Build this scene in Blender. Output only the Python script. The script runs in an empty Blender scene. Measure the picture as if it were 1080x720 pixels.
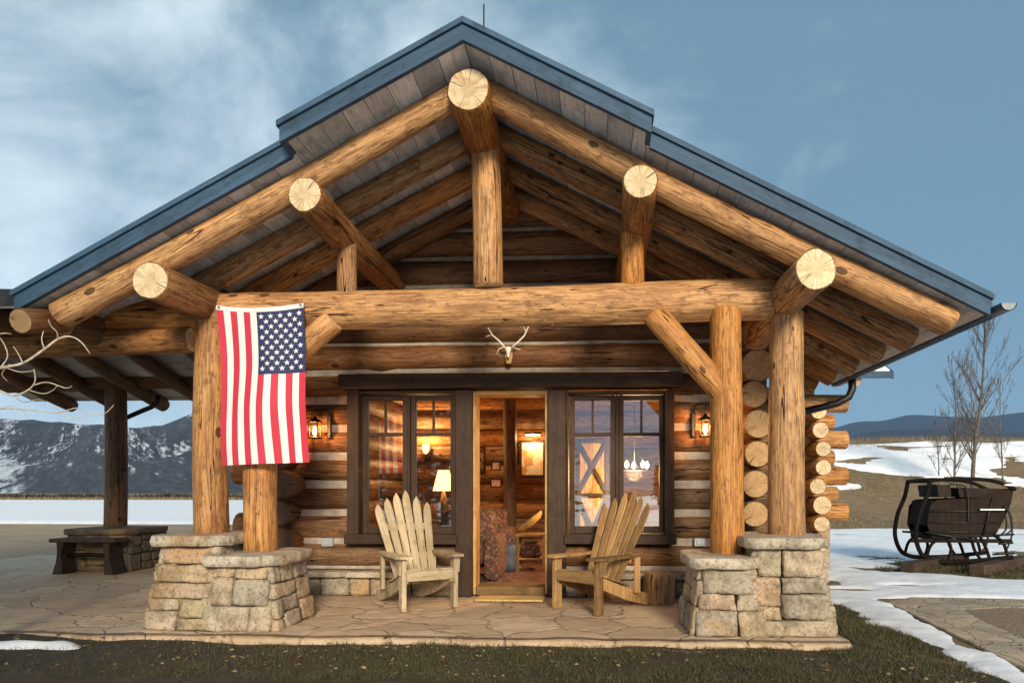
import bpy, bmesh, math, random
from mathutils import Vector, Matrix, noise
R = math.radians
random.seed(7)
S = bpy.context.scene
COL = S.collection
V = Vector

# ------------------------------------------------------------------ camera model (metres; y is depth, porch floor is z = 0)
FPX, PPX, PPY, YAW, CAMZ = 720.0, 590.0, 517.0, R(2.9), 1.1
CY, SY = math.cos(YAW), math.sin(YAW)

def at(u, v, y):
    """world point seen at photo pixel (u, v) on the vertical plane at depth y"""
    a = (u - PPX) / FPX
    t = y / (CY + a * SY)
    return V((t * (-SY + a * CY), y, CAMZ - t * (v - PPY) / FPX))

def ong(u, v, z=-0.13):
    a = (u - PPX) / FPX
    t = (CAMZ - z) * FPX / (v - PPY)
    return V((t * (-SY + a * CY), t * (CY + a * SY), z))

def sstep(a, b, x):
    t = max(0.0, min(1.0, (x - a) / (b - a)))
    return t * t * (3 - 2 * t)

def nz(x, y, z=0.0):
    return noise.noise(V((x, y, z)))

def fbm(x, y, z=0.0, o=4):
    s, a, f = 0, 1, 1
    for _ in range(o):
        s += a * noise.noise(V((x * f, y * f, z * f))); a *= .5; f *= 2.03
    return s

# ------------------------------------------------------------------ mesh builder
class MB:
    def __init__(self):
        self.v, self.f, self.m, self.s, self.lc, self.rn = [], [], [], [], [], []

    def vert(self, p, lc=None, rn=0.0):
        self.v.append(V(p)); self.lc.append(V(lc) if lc is not None else V(p)); self.rn.append(rn)
        return len(self.v) - 1

    def face(self, idx, m=0, s=False):
        self.f.append(tuple(idx)); self.m.append(m); self.s.append(s)

    def box(self, x0, x1, y0, y1, z0, z1, m=0, M=None, bev=.006, rn=None):
        c = V(((x0 + x1) / 2, (y0 + y1) / 2, (z0 + z1) / 2))
        h = [abs(x1 - x0) / 2, abs(y1 - y0) / 2, abs(z1 - z0) / 2]
        b = min(bev, min(h) * .6)
        rn = random.random() if rn is None else rn
        la = h.index(max(h)); off = random.random() * 40
        ids = {}
        for sx in (-1, 1):
            for sy in (-1, 1):
                for sz in (-1, 1):
                    for ax in range(3):
                        q = [sx * (h[0] - b), sy * (h[1] - b), sz * (h[2] - b)]
                        q[ax] = (sx, sy, sz)[ax] * h[ax]
                        p = c + V(q)
                        l = V((q[(la + 1) % 3], q[(la + 2) % 3], q[la] + off))
                        ids[(sx, sy, sz, ax)] = self.vert(M @ p if M else p, l, rn)
        def K(s3, ax): return ids[(s3[0], s3[1], s3[2], ax)]
        for ax in range(3):
            o1, o2 = [a for a in range(3) if a != ax]
            for sg in (-1, 1):
                q = []
                for (a, d) in ((-1, -1), (1, -1), (1, 1), (-1, 1)):
                    t = [0, 0, 0]; t[ax] = sg; t[o1] = a; t[o2] = d
                    q.append(K(t, ax))
                self.face(q, m)
            for a in (-1, 1):
                for d in (-1, 1):
                    t0 = [0, 0, 0]; t0[ax] = -1; t0[o1] = a; t0[o2] = d
                    t1 = list(t0); t1[ax] = 1
                    self.face((K(t0, o1), K(t1, o1), K(t1, o2), K(t0, o2)), m)
        for sx in (-1, 1):
            for sy in (-1, 1):
                for sz in (-1, 1):
                    self.face([K((sx, sy, sz), a) for a in range(3)], m)

    def log(self, p0, p1, r0, r1=None, n=20, m=0, me=1, bend=.012, rough=.035, seg=None, cham=.012):
        p0, p1 = V(p0), V(p1)
        r1 = r0 if r1 is None else r1
        d = p1 - p0; L = d.length; d.normalize()
        up = V((0, 0, 1)) if abs(d.z) < .9 else V((0, 1, 0))
        a = d.cross(up).normalized(); b = d.cross(a).normalized()
        seg = seg or max(6, int(L / .16))
        off = random.random() * 60; ph = random.random() * 6.28; ph2 = random.random() * 6.28
        kn = [(random.random() * L, random.random() * 6.28, random.uniform(.05, .12)) for _ in range(int(L * 1.6))]
        rings = []
        stations = [(0, 1 - cham / r0 * .9)] + [((i / seg) * (L - 2 * cham) + cham, 1) for i in range(seg + 1)] + [(L, 1 - cham / r1 * .9)]
        for (s, k) in stations:
            t = s / L
            w = math.sin(t * math.pi) * bend * min(L, 4)
            c = p0 + d * s + a * w * math.cos(ph) + b * w * math.sin(ph)
            r = (r0 + (r1 - r0) * t) * k
            ring = []
            for j in range(n):
                th = 2 * math.pi * j / n
                ca, sa = math.cos(th), math.sin(th)
                q = 1 + rough * noise.noise(V((ca * 1.3 + off, sa * 1.3, s * 1.1))) + rough * .5 * noise.noise(V((ca * 3 + off, sa * 3, s * 5)))
                for (ks, kt, kr) in kn:
                    ds = (s - ks) / .07
                    if abs(ds) < 2:
                        dt = ((th - kt + math.pi) % (2 * math.pi) - math.pi) * r / .07
                        q += kr * math.exp(-ds * ds - dt * dt)
                rr = r * q
                ring.append(self.vert(c + a * ca * rr + b * sa * rr, (ca * rr, sa * rr, s + off), 0))
            rings.append(ring)
        for i in range(len(rings) - 1):
            for j in range(n):
                j2 = (j + 1) % n
                self.face((rings[i][j], rings[i][j2], rings[i + 1][j2], rings[i + 1][j]), m, True)
        for ring, s, c in ((rings[0], 0, p0), (rings[-1], L, p1)):
            # own ring of verts so the cut end is a crisp edge
            rr = [self.vert(self.v[i], self.lc[i]) for i in ring]
            ci = self.vert(c, (0, 0, s + off))
            for j in range(n):
                self.face((rr[j], rr[(j + 1) % n], ci), me)

    def tube(self, pts, rad, n=8, m=0, cap=True, sq=1.0):
        pts = [V(p) for p in pts]
        if not hasattr(rad, '__len__'): rad = [rad] * len(pts)
        rings = []; prev = None; s = 0; off = random.random() * 30
        for i, p in enumerate(pts):
            d = (pts[min(i + 1, len(pts) - 1)] - pts[max(i - 1, 0)]).normalized()
            if prev is None:
                up = V((0, 0, 1)) if abs(d.z) < .9 else V((1, 0, 0))
                a = d.cross(up).normalized()
            else:
                a = (prev - d * prev.dot(d)).normalized()
            b = d.cross(a); prev = a
            if i: s += (p - pts[i - 1]).length
            rings.append([self.vert(p + (a * math.cos(t) + b * math.sin(t) * sq) * rad[i],
                                    (math.cos(t) * rad[i], math.sin(t) * rad[i], s + off)) for t in [2 * math.pi * j / n for j in range(n)]])
        for i in range(len(rings) - 1):
            for j in range(n):
                j2 = (j + 1) % n
                self.face((rings[i][j], rings[i][j2], rings[i + 1][j2], rings[i + 1][j]), m, True)
        if cap:
            self.face(rings[0], m); self.face(rings[-1], m)

    def prism(self, poly, d, m=0, rn=None):
        """extrude a planar polygon (3-D points) by vector d"""
        rn = random.random() if rn is None else rn
        A = [self.vert(p, None, rn) for p in poly]
        B = [self.vert(V(p) + V(d), None, rn) for p in poly]
        self.face(A, m); self.face(B[::-1], m)
        n = len(A)
        for i in range(n):
            self.face((A[i], A[(i + 1) % n], B[(i + 1) % n], B[i]), m)

    def lathe(self, prof, c, n=20, m=0, s=True, caps=True):
        c = V(c); rings = []
        for (r, z) in prof:
            rings.append([self.vert(c + V((math.cos(2 * math.pi * j / n) * r, math.sin(2 * math.pi * j / n) * r, z))) for j in range(n)])
        for i in range(len(rings) - 1):
            for j in range(n):
                j2 = (j + 1) % n
                self.face((rings[i][j], rings[i][j2], rings[i + 1][j2], rings[i + 1][j]), m, s)
        if caps:
            self.face(rings[0], m); self.face(rings[-1][::-1], m)

    def stone(self, c, ux, uy, uz, sx, sy, sz, rnd=.35, amp=.012, k=5, m=0):
        """rough dressed stone: a rounded, noisy block with half sizes sx, sy, sz along ux, uy, uz"""
        c = V(c); rn = random.random(); o = random.random() * 90
        cache = {}
        rad = rnd * min(sx, sy, sz)
        sk = [random.uniform(-.10, .10) for _ in range(4)]
        def P(i, j, l):
            key = (i, j, l)
            if key in cache: return cache[key]
            q = V((i / k * 2 - 1, j / k * 2 - 1, l / k * 2 - 1))
            p = V((q.x * sx * (1 + sk[0] * q.y + sk[3] * q.y * q.z), q.y * sy, q.z * sz * (1 + sk[1] * q.x + sk[2] * q.y)))
            inner = V((max(-sx + rad, min(sx - rad, p.x)), max(-sy + rad, min(sy - rad, p.y)), max(-sz + rad, min(sz - rad, p.z))))
            dl = p - inner
            if dl.length > 1e-6: p = inner + dl.normalized() * rad
            w = c + ux * p.x + uy * p.y + uz * p.z
            dn = noise.noise(w * 9 + V((o, 0, 0))) * amp + noise.noise(w * 24 + V((o, 0, 0))) * amp * .6
            nrm = (ux * q.x + uy * q.y + uz * q.z).normalized()
            cache[key] = self.vert(w + nrm * dn, None, rn)
            return cache[key]
        for ax in range(3):
            for sg in (0, k):
                for a in range(k):
                    for b in range(k):
                        q = []
                        for (da, db) in ((0, 0), (1, 0), (1, 1), (0, 1)):
                            t = [0, 0, 0]; t[ax] = sg; t[(ax + 1) % 3] = a + da; t[(ax + 2) % 3] = b + db
                            q.append(P(*t))
                        self.face(q, m, True)

    def grid(self, xs, ys, fz, m=0, keep=None):
        ids = [[self.vert((x, y, fz(x, y))) for x in xs] for y in ys]
        for j in range(len(ys) - 1):
            for i in range(len(xs) - 1):
                if keep is None or keep((xs[i] + xs[i + 1]) / 2, (ys[j] + ys[j + 1]) / 2):
                    self.face((ids[j][i], ids[j][i + 1], ids[j + 1][i + 1], ids[j + 1][i]), m, True)

    def build(self, name, mats, parent=None, origin=None, recalc=True):
        o0 = V(origin) if origin is not None else (V(parent['_w']) if parent else V((0, 0, 0)))
        me = bpy.data.meshes.new(name)
        me.from_pydata([tuple(p - o0) for p in self.v], [], self.f)
        if not isinstance(mats, (list, tuple)): mats = [mats]
        for mt in mats: me.materials.append(mt)
        me.polygons.foreach_set('material_index', [min(i, len(mats) - 1) for i in self.m])
        me.polygons.foreach_set('use_smooth', self.s)
        at_ = me.attributes.new('lc', 'FLOAT_VECTOR', 'POINT')
        at_.data.foreach_set('vector', [c for p in self.lc for c in p])
        ar = me.attributes.new('rnd', 'FLOAT', 'POINT'); ar.data.foreach_set('value', self.rn)
        if recalc:
            bm = bmesh.new(); bm.from_mesh(me)
            bmesh.ops.recalc_face_normals(bm, faces=bm.faces)
            bm.to_mesh(me); bm.free()
        me.update()
        ob = bpy.data.objects.new(name, me); COL.objects.link(ob)
        if parent:
            ob.parent = parent
        elif origin is not None:
            ob.location = o0
        ob['_w'] = tuple(o0)
        return ob

def thing(name, label, cat, loc=(0, 0, 0), rz=0, group=None, local=False):
    o = bpy.data.objects.new(name, None); COL.objects.link(o)
    o.location = loc; o.rotation_euler = (0, 0, rz)
    o.empty_display_size = .1
    o['label'] = label; o['category'] = cat
    if group: o['group'] = group
    o['_w'] = (0, 0, 0) if local else tuple(loc)
    return o

def tag(o, label, cat, group=None):
    o['label'] = label; o['category'] = cat
    if group: o['group'] = group
    return o

def kind(o, k='structure'):
    o['kind'] = k
    return o

def dup(root, loc, rz, label):
    r = root.copy(); COL.objects.link(r); r.location = loc; r.rotation_euler = (0, 0, rz); r['label'] = label
    for ch in list(root.children):
        c = ch.copy(); COL.objects.link(c); c.parent = r
        for g in list(ch.children):
            d = g.copy(); COL.objects.link(d); d.parent = c
    return r

# ------------------------------------------------------------------ materials
class NT:
    def __init__(self, name):
        self.mat = bpy.data.materials.new(name); self.mat.use_nodes = True
        self.t = self.mat.node_tree; self.t.nodes.clear()
        self.out = self.t.nodes.new('ShaderNodeOutputMaterial')
    def set(self, sock, val):
        if isinstance(val, bpy.types.NodeSocket): self.t.links.new(val, sock)
        else:
            if sock.type == 'RGBA' and len(val) == 3: val = (*val, 1)
            sock.default_value = val
    def n(self, ty, ins=None, **props):
        nd = self.t.nodes.new('ShaderNode' + ty)
        for k, v in props.items(): setattr(nd, k, v)
        for k, v in (ins or {}).items(): self.set(nd.inputs[k], v)
        return nd
    def attr(self, name, out='Vector'): return self.n('Attribute', attribute_name=name).outputs[out]
    def scale(self, vec, s): return self.n('VectorMath', {0: vec, 1: s}, operation='MULTIPLY').outputs[0]
    def noise(self, vec, scale, detail=4, rough=.55, dist=0): return self.n('TexNoise', {'Vector': vec, 'Scale': scale, 'Detail': detail, 'Roughness': rough, 'Distortion': dist}).outputs['Fac']
    def math(self, op, a, b=0, c=0, clamp=False): return self.n('Math', {0: a, 1: b, 2: c}, operation=op, use_clamp=clamp).outputs[0]
    def mr(self, v, a, b, c=0, d=1): return self.n('MapRange', {'Value': v, 'From Min': a, 'From Max': b, 'To Min': c, 'To Max': d}, interpolation_type='SMOOTHSTEP').outputs[0]
    def mix(self, f, a, b, bt='MIX'):
        nd = self.n('Mix', data_type='RGBA', blend_type=bt)
        self.set(nd.inputs[0], f); self.set(nd.inputs[6], a); self.set(nd.inputs[7], b)
        return nd.outputs[2]
    def bump(self, h, s, d=.01, nrm=None):
        nd = self.n('Bump', {'Height': h, 'Strength': s, 'Distance': d})
        if nrm is not None: self.set(nd.inputs['Normal'], nrm)
        return nd.outputs[0]
    def bsdf(self, col, rough=.8, nrm=None, **kw):
        p = self.n('BsdfPrincipled', {'Base Color': col, 'Roughness': rough})
        for k, v in kw.items(): self.set(p.inputs[k.replace('_', ' ')], v)
        if nrm is not None: self.set(p.inputs['Normal'], nrm)
        self.t.links.new(p.outputs[0], self.out.inputs['Surface'])
        return self.mat
    def rand(self): return self.n('ObjectInfo').outputs['Random']

def log_mat(name, light, mid, dark, var=.18, rough=.55, check=1.0, stain=.5):
    t = NT(name); lc = t.attr('lc')
    big = t.noise(t.scale(lc, (3, 3, .9)), 1.6, 4)
    grain = t.noise(t.scale(lc, (1, 1, .035)), 95, 5, .65)
    streak = t.noise(t.scale(lc, (1, 1, .10)), 22, 4, .6, .3)
    blot = t.noise(t.scale(lc, (1, 1, .45)), 17, 5, .7)
    col = t.mix(t.mr(big, .3, .7), mid, light)
    col = t.mix(t.math('MULTIPLY', t.mr(streak, .46, .70), .7), col, dark)
    col = t.mix(t.math('MULTIPLY', t.mr(blot, .53, .68), stain * .8), col, dark)
    col = t.mix(t.mr(grain, .40, .66, 0, .75), col, dark)
    fleck = t.noise(t.scale(lc, (1, 1, .22)), 48, 4, .7)
    col = t.mix(t.mr(fleck, .52, .64, 0, .8), col, dark)
    col = t.mix(t.mr(t.noise(t.scale(lc, (1, 1, .3)), 6, 3), .5, .75, 0, .4), col, tuple(c * k for c, k in zip(light, (1.05, .82, .6))))
    # knots
    kv = t.n('TexVoronoi', {'Vector': t.scale(lc, (1, 1, .55)), 'Scale': 9.0, 'Randomness': 1.0}, feature='F1')
    kc = t.n('SeparateColor', {0: kv.outputs['Color']})
    ksz = t.math('MULTIPLY', t.mr(kc.outputs[0], .66, 1.0, 0, 1), .20)
    kd = t.math('SUBTRACT', kv.outputs['Distance'], ksz)
    kmask = t.math('MULTIPLY', t.mr(kd, .0, .05, 1, 0), t.mr(ksz, .01, .04))
    kn_dark = tuple(c * .35 for c in dark)
    col = t.mix(t.math('MULTIPLY', kmask, .85), col, kn_dark)
    # drying checks along the grain
    cn = t.noise(t.scale(lc, (1, 1, .05)), 11, 2, .5, .15)
    ck = t.mr(t.math('ABSOLUTE', t.math('SUBTRACT', cn, .53)), .002, .010, 1, 0)
    ck = t.math('MULTIPLY', ck, t.mr(t.noise(t.scale(lc, (1, 1, .5)), 4.5, 2), .50, .58))
    # one long drying crack running down the log
    sx = t.n('SeparateXYZ', {0: lc})
    ang = t.math('ARCTAN2', sx.outputs[1], sx.outputs[0])
    wv = t.n('CombineXYZ', {2: sx.outputs[2]}).outputs[0]
    wob = t.math('ADD', t.math('MULTIPLY', t.math('SUBTRACT', t.noise(wv, 1.1, 2), .5), 1.3), t.math('MULTIPLY', t.math('SUBTRACT', t.noise(wv, 9, 3), .5), .22))
    a0 = t.math('MULTIPLY', t.math('SUBTRACT', t.math('FRACT', t.math('MULTIPLY', t.rand(), 13.7)), .5), 5.4)
    dl = t.math('ABSOLUTE', t.math('SUBTRACT', t.math('SUBTRACT', ang, a0), wob))
    lw = t.mr(t.noise(wv, 2.3, 2), .36, .62, .004, .034)
    ck = t.math('MAXIMUM', ck, t.math('LESS_THAN', dl, lw))
    ck = t.math('MULTIPLY', ck, check)
    col = t.mix(ck, col, tuple(c * .18 for c in dark))
    rd = t.rand()
    hsv = t.n('HueSaturation', {'Hue': t.mr(rd, 0, 1, .495, .504), 'Saturation': t.mr(rd, 0, 1, 1.05, .88), 'Value': t.mr(t.math('FRACT', t.math('MULTIPLY', rd, 7.31)), 0, 1, 1 - var, 1 + var), 'Color': col}).outputs[0]
    h = t.math('ADD', t.math('MULTIPLY', grain, .25), t.math('MULTIPLY', streak, .5))
    h = t.math('SUBTRACT', h, t.math('MULTIPLY', ck, 1.2))
    h = t.math('ADD', h, t.math('MULTIPLY', kmask, .5))
    return t.bsdf(hsv, rough, t.bump(h, 1.0, .018), Specular_IOR_Level=.25)

def end_mat(name, light, ring, dark):
    t = NT(name); lc = t.attr('lc')
    sp = t.n('SeparateXYZ', {0: lc})
    x, y = sp.outputs[0], sp.outputs[1]
    wob = t.noise(t.scale(lc, (1, 1, .3)), 14, 2)
    r = t.math('SQRT', t.math('ADD', t.math('MULTIPLY', x, x), t.math('MULTIPLY', y, y)))
    rw = t.math('ADD', r, t.math('MULTIPLY', wob, .012))
    rings = t.math('SINE', t.math('MULTIPLY', rw, 950))
    ang = t.math('ARCTAN2', y, x)
    rd = t.rand()
    col = t.mix(t.mr(rings, -.3, 1, 0, .38), light, ring)
    col = t.mix(t.mr(t.noise(lc, 22, 4), .45, .7, 0, .75), col, ring)
    col = t.mix(t.mr(r, .03, .075, .3, 0), col, dark)
    st = t.noise(t.n('CombineXYZ', {0: x, 1: y, 2: t.math('MULTIPLY', t.rand(), 40)}).outputs[0], 9, 4, .65)
    col = t.mix(t.mr(st, .5, .72, 0, .55), col, tuple(c * k for c, k in zip(ring, (.72, .66, .6))))
    # checks
    d0 = t.math('SUBTRACT', ang, t.mr(rd, 0, 1, -2.9, 2.9))
    wedge = t.math('MULTIPLY', t.math('ABSOLUTE', t.math('ADD', d0, t.math('MULTIPLY', wob, .35))), r)
    c1 = t.math('MULTIPLY', t.mr(wedge, .001, .005, 1, 0), t.mr(r, .035, .055))
    dirv = t.n('CombineXYZ', {0: t.math('COSINE', ang), 1: t.math('SINE', ang), 2: rd})
    rn = t.noise(t.scale(dirv.outputs[0], (1, 1, 9)), 7, 3, .6)
    c2 = t.math('MULTIPLY', t.mr(t.math('ABSOLUTE', t.math('SUBTRACT', rn, .5)), .0, .03, .8, 0), t.mr(r, .02, .07))
    col = t.mix(c2, col, dark)
    col = t.mix(c1, col, tuple(c * .12 for c in dark))
    hsv = t.n('HueSaturation', {'Value': t.mr(rd, 0, 1, .82, 1.05), 'Color': col}).outputs[0]
    h = t.math('SUBTRACT', t.math('MULTIPLY', rings, .15), t.math('ADD', c1, t.math('MULTIPLY', c2, .5)))
    return t.bsdf(hsv, .75, t.bump(h, .5, .01))

def board_mat(name, a, b, dark, rough=.7, vs=.35, grain_bump=.4):
    """sawn boards; grain runs along the local long axis, each board has its own tone"""
    t = NT(name); lc = t.attr('lc'); rn = t.attr('rnd', 'Fac')
    g = t.noise(t.scale(lc, (1, 1, .04)), 70, 5, .65)
    s = t.noise(t.scale(lc, (1, 1, .12)), 14, 4, .6, .4)
    p = t.noise(lc, 5, 5, .6)
    col = t.mix(t.mr(s, .35, .7), a, b)
    col = t.mix(t.mr(g, .45, .75, 0, .55), col, dark)
    col = t.mix(t.mr(p, .5, .7, 0, .6), col, dark)
    col = t.mix(t.mr(t.noise(t.scale(lc, (1, 1, .25)), 30, 4, .7), .55, .68, 0, .6), col, dark)
    v = t.mr(rn, 0, 1, 1 - vs, 1 + vs)
    col = t.n('HueSaturation', {'Value': v, 'Color': col}).outputs[0]
    return t.bsdf(col, rough, t.bump(t.math('ADD', g, s), grain_bump, .006), Specular_IOR_Level=.2)

def stone_mat(name, cols, rough=.85, sc=1.0):
    t = NT(name); rn = t.attr('rnd', 'Fac')
    pos = t.n('NewGeometry').outputs['Position']
    ramp = t.n('ValToRGB', {0: rn}); ramp.color_ramp.interpolation = 'LINEAR'
    el = ramp.color_ramp.elements
    while len(el) < len(cols): el.new(.5)
    for i, c in enumerate(cols):
        el[i].position = i / (len(cols) - 1); el[i].color = (*c, 1)
    n1 = t.noise(pos, 6 * sc, 6, .65); n2 = t.noise(pos, 38 * sc, 5, .7); n3 = t.noise(pos, 2.2 * sc, 3)
    col = t.mix(t.mr(n1, .42, .66, 0, .65), ramp.outputs[0], (.15, .11, .07))
    col = t.mix(t.mr(n3, .5, .66, 0, .65), col, (.46, .29, .14))
    col = t.mix(t.mr(n2, .48, .68, 0, .65), col, (.08, .07, .06))
    col = t.mix(t.mr(t.noise(pos, 95, 3, .7), .5, .7, 0, .45), col, (.07, .06, .05))
    col = t.mix(t.mr(t.noise(pos, 17, 4, .7), .62, .72, 0, .55), col, (.5, .47, .40))
    h = t.math('ADD', t.math('MULTIPLY', n1, 1.0), t.math('MULTIPLY', n2, .5))
    return t.bsdf(col, rough, t.bump(h, 1.0, .03), Specular_IOR_Level=.2)

def plain(name, col, rough=.6, var=.25, sc=12, metal=0.0, bump=.15):
    t = NT(name); pos = t.n('TexCoord').outputs['Object']
    n1 = t.noise(pos, sc, 5, .6)
    c = t.mix(t.mr(n1, .3, .7), tuple(x * (1 - var) for x in col), tuple(min(1, x * (1 + var)) for x in col))
    return t.bsdf(c, rough, t.bump(n1, bump, .01), Metallic=metal)

def emit_mat(name, col, strength):
    t = NT(name)
    e = t.n('Emission', {'Color': col, 'Strength': strength})
    t.t.links.new(e.outputs[0], t.out.inputs['Surface'])
    return t.mat

M = {}
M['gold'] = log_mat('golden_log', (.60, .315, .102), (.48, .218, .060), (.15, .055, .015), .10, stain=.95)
M['post'] = log_mat('pale_golden_log', (.62, .345, .125), (.52, .26, .080), (.19, .075, .022), .06, stain=.7)
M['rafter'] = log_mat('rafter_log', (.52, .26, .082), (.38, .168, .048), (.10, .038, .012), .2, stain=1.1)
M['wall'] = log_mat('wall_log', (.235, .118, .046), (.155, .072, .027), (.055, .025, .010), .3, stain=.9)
M['wing'] = log_mat('brown_walk_log', (.24, .125, .055), (.16, .08, .034), (.06, .03, .014), .2)  # darker brown log tone for the covered walk
M['end'] = end_mat('log_end', (.76, .62, .40), (.58, .40, .20), (.30, .16, .065))
M['end_brown'] = end_mat('log_end_brown', (.50, .32, .15), (.38, .22, .095), (.20, .10, .04))
M['end_dark'] = end_mat('log_end_dark', (.16, .095, .05), (.12, .07, .035), (.06, .03, .015))
M['soffit'] = board_mat('grey_soffit_board', (.60, .575, .55), (.47, .45, .43), (.20, .185, .17), .8, .2)
M['fascia'] = board_mat('blue_grey_fascia', (.048, .100, .165), (.034, .072, .122), (.018, .032, .052), .6, .08, .2)
M['trim'] = board_mat('dark_brown_trim', (.058, .034, .022), (.042, .024, .016), (.020, .012, .008), .6, .12)
M['jamb'] = board_mat('door_jamb_wood', (.50, .31, .12), (.36, .20, .07), (.18, .09, .03), .5, .1)
M['silver'] = board_mat('silvered_wood', (.56, .46, .31), (.42, .32, .19), (.15, .10, .055), .75, .3)
M['brownwood'] = board_mat('weathered_brown_wood', (.40, .24, .10), (.27, .155, .065), (.10, .052, .022), .75, .5)
M['sleighwood'] = board_mat('sleigh_wood', (.018, .0105, .0075), (.010, .0065, .005), (.004, .003, .0025), .85, .45)
M['darkwood'] = board_mat('dark_old_wood', (.020, .013, .010), (.014, .009, .007), (.006, .004, .0035), .7, .25)
M['timber'] = board_mat('grey_brown_timber', (.075, .05, .036), (.05, .034, .025), (.02, .014, .011), .8, .25)
M['floorwood'] = board_mat('interior_floor', (.16, .08, .035), (.11, .055, .025), (.05, .025, .012), .35, .25)
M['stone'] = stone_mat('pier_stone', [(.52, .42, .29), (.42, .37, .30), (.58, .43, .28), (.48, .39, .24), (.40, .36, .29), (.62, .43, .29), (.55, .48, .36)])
M['capstone'] = stone_mat('cap_stone', [(.60, .53, .42), (.52, .46, .37), (.64, .54, .40)])
M['shade_stone'] = stone_mat('shaded_stone', [(.17, .13, .10), (.13, .11, .09), (.20, .14, .10), (.15, .12, .085)])  # pier stone darkened: shade of the covered walk put into the colour
M['mortar'] = plain('dark_mortar', (.055, .045, .035), .95)
M['chink_shaded'] = plain('shaded_chinking', (.26, .225, .185), .9, .25, 9)  # gable chinking darkened, dim light under the roof put into its colour
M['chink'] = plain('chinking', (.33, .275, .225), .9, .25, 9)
M['metal'] = plain('dark_iron', (.03, .028, .027), .5, .3, 20, .6)
M['gutter'] = plain('gutter_metal', (.11, .13, .15), .38, .2, 8, .5)
M['roofing'] = plain('roofing', (.10, .10, .11), .7)
M['bone'] = plain('bone', (.72, .66, .54), .6, .15, 20)
M['outlet'] = plain('outlet_grey', (.42, .46, .50), .35, .08, 10, .4)
M['bark'] = plain('aspen_bark', (.105, .088, .075), .8, .35, 14)
M['palebark'] = plain('pale_twig_bark', (.50, .41, .30), .8, .25, 30)
M['mat'] = plain('doormat_fibre', (.50, .34, .13), .95, .3, 60)
M['shade'] = None

def glass_mat():
    t = NT('window_glass')
    tr = t.n('BsdfTransparent', {'Color': (.88, .92, .92, 1)})
    gl = t.n('BsdfGlossy', {'Color': (.9, .95, 1, 1), 'Roughness': .015})
    n = t.noise(t.n('TexCoord').outputs['Object'], 2.2, 2)
    t.set(gl.inputs['Normal'], t.bump(n, .035, .02))
    fr = t.n('Fresnel', {'IOR': 1.5}).outputs[0]
    fac = t.math('ADD', t.math('MULTIPLY', fr, 1.6), .115, clamp=True)
    mx = t.n('MixShader', {0: fac, 1: tr.outputs[0], 2: gl.outputs[0]})
    t.t.links.new(mx.outputs[0], t.out.inputs['Surface'])
    return t.mat
M['glass'] = glass_mat()

def shade_mat():
    t = NT('lamp_shade_fabric')
    d = t.n('BsdfDiffuse', {'Color': (.85, .66, .40, 1)}); tl = t.n('BsdfTranslucent', {'Color': (.95, .70, .38, 1)})
    e = t.n('Emission', {'Color': (1, .62, .25, 1), 'Strength': 1.6})
    a = t.n('MixShader', {0: .6, 1: d.outputs[0], 2: tl.outputs[0]})
    b = t.n('AddShader', {0: a.outputs[0], 1: e.outputs[0]})
    t.t.links.new(b.outputs[0], t.out.inputs['Surface'])
    return t.mat
M['shade'] = shade_mat()
M['flame'] = emit_mat('lantern_flame', (1, .45, .12), 26)
M['bulb'] = emit_mat('warm_bulb', (1, .62, .25), 30)

def flag_mat(name, col):
    t = NT(name); pos = t.n('TexCoord').outputs['Object']
    w = t.noise(pos, 260, 2)
    c = t.mix(t.mr(w, .3, .7), tuple(x * .9 for x in col), col)
    p = t.n('BsdfPrincipled', {'Base Color': c, 'Roughness': .7})
    tl = t.n('BsdfTranslucent', {'Color': c})
    mx = t.n('MixShader', {0: .22, 1: p.outputs[0], 2: tl.outputs[0]})
    t.t.links.new(mx.outputs[0], t.out.inputs['Surface'])
    return t.mat
M['red'] = flag_mat('flag_red', (.60, .035, .075))
M['white'] = flag_mat('flag_white', (.86, .84, .86))
M['navy'] = flag_mat('flag_navy', (.022, .032, .115))
M['star'] = flag_mat('flag_star', (.86, .86, .88))

def snow_mat():
    t = NT('snow'); pos = t.n('NewGeometry').outputs['Position']
    n1 = t.noise(pos, 3, 6, .6); n2 = t.noise(pos, .8, 4)
    c = t.mix(t.mr(n1, .35, .65), (.74, .77, .82), (.86, .88, .91))
    c = t.mix(t.mr(t.noise(pos, 9, 5, .7), .66, .74, 0, .5), c, (.30, .25, .19))
    return t.bsdf(c, .6, t.bump(t.math('ADD', n1, n2), .5, .05))
M['snow'] = snow_mat()

def ground_mat(name, a, b, c, sc=1.0):
    t = NT(name); pos = t.n('NewGeometry').outputs['Position']
    n1 = t.noise(pos, .9 * sc, 5, .6); n2 = t.noise(pos, 7 * sc, 6, .7); n3 = t.noise(pos, 45 * sc, 4, .7)
    col = t.mix(t.mr(n1, .4, .6), a, b)
    col = t.mix(t.mr(n2, .45, .65, 0, .8), col, c)
    col = t.mix(t.mr(n3, .5, .75, 0, .6), col, tuple(x * .35 for x in a))
    return t.bsdf(col, .95, t.bump(t.math('ADD', n2, n3), .9, .05))
M['bank'] = ground_mat('dry_grass_bank', (.20, .135, .075), (.145, .105, .05), (.27, .195, .11), .5)
M['lawn'] = ground_mat('lawn_soil', (.040, .032, .014), (.055, .036, .018), (.085, .062, .03), 1.0)
M['gravel'] = ground_mat('tan_gravel', (.42, .31, .205), (.34, .25, .165), (.48, .37, .26), 1.2)
M['concrete'] = ground_mat('tan_concrete', (.27, .20, .14), (.24, .18, .13), (.30, .23, .165), .6)

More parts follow.
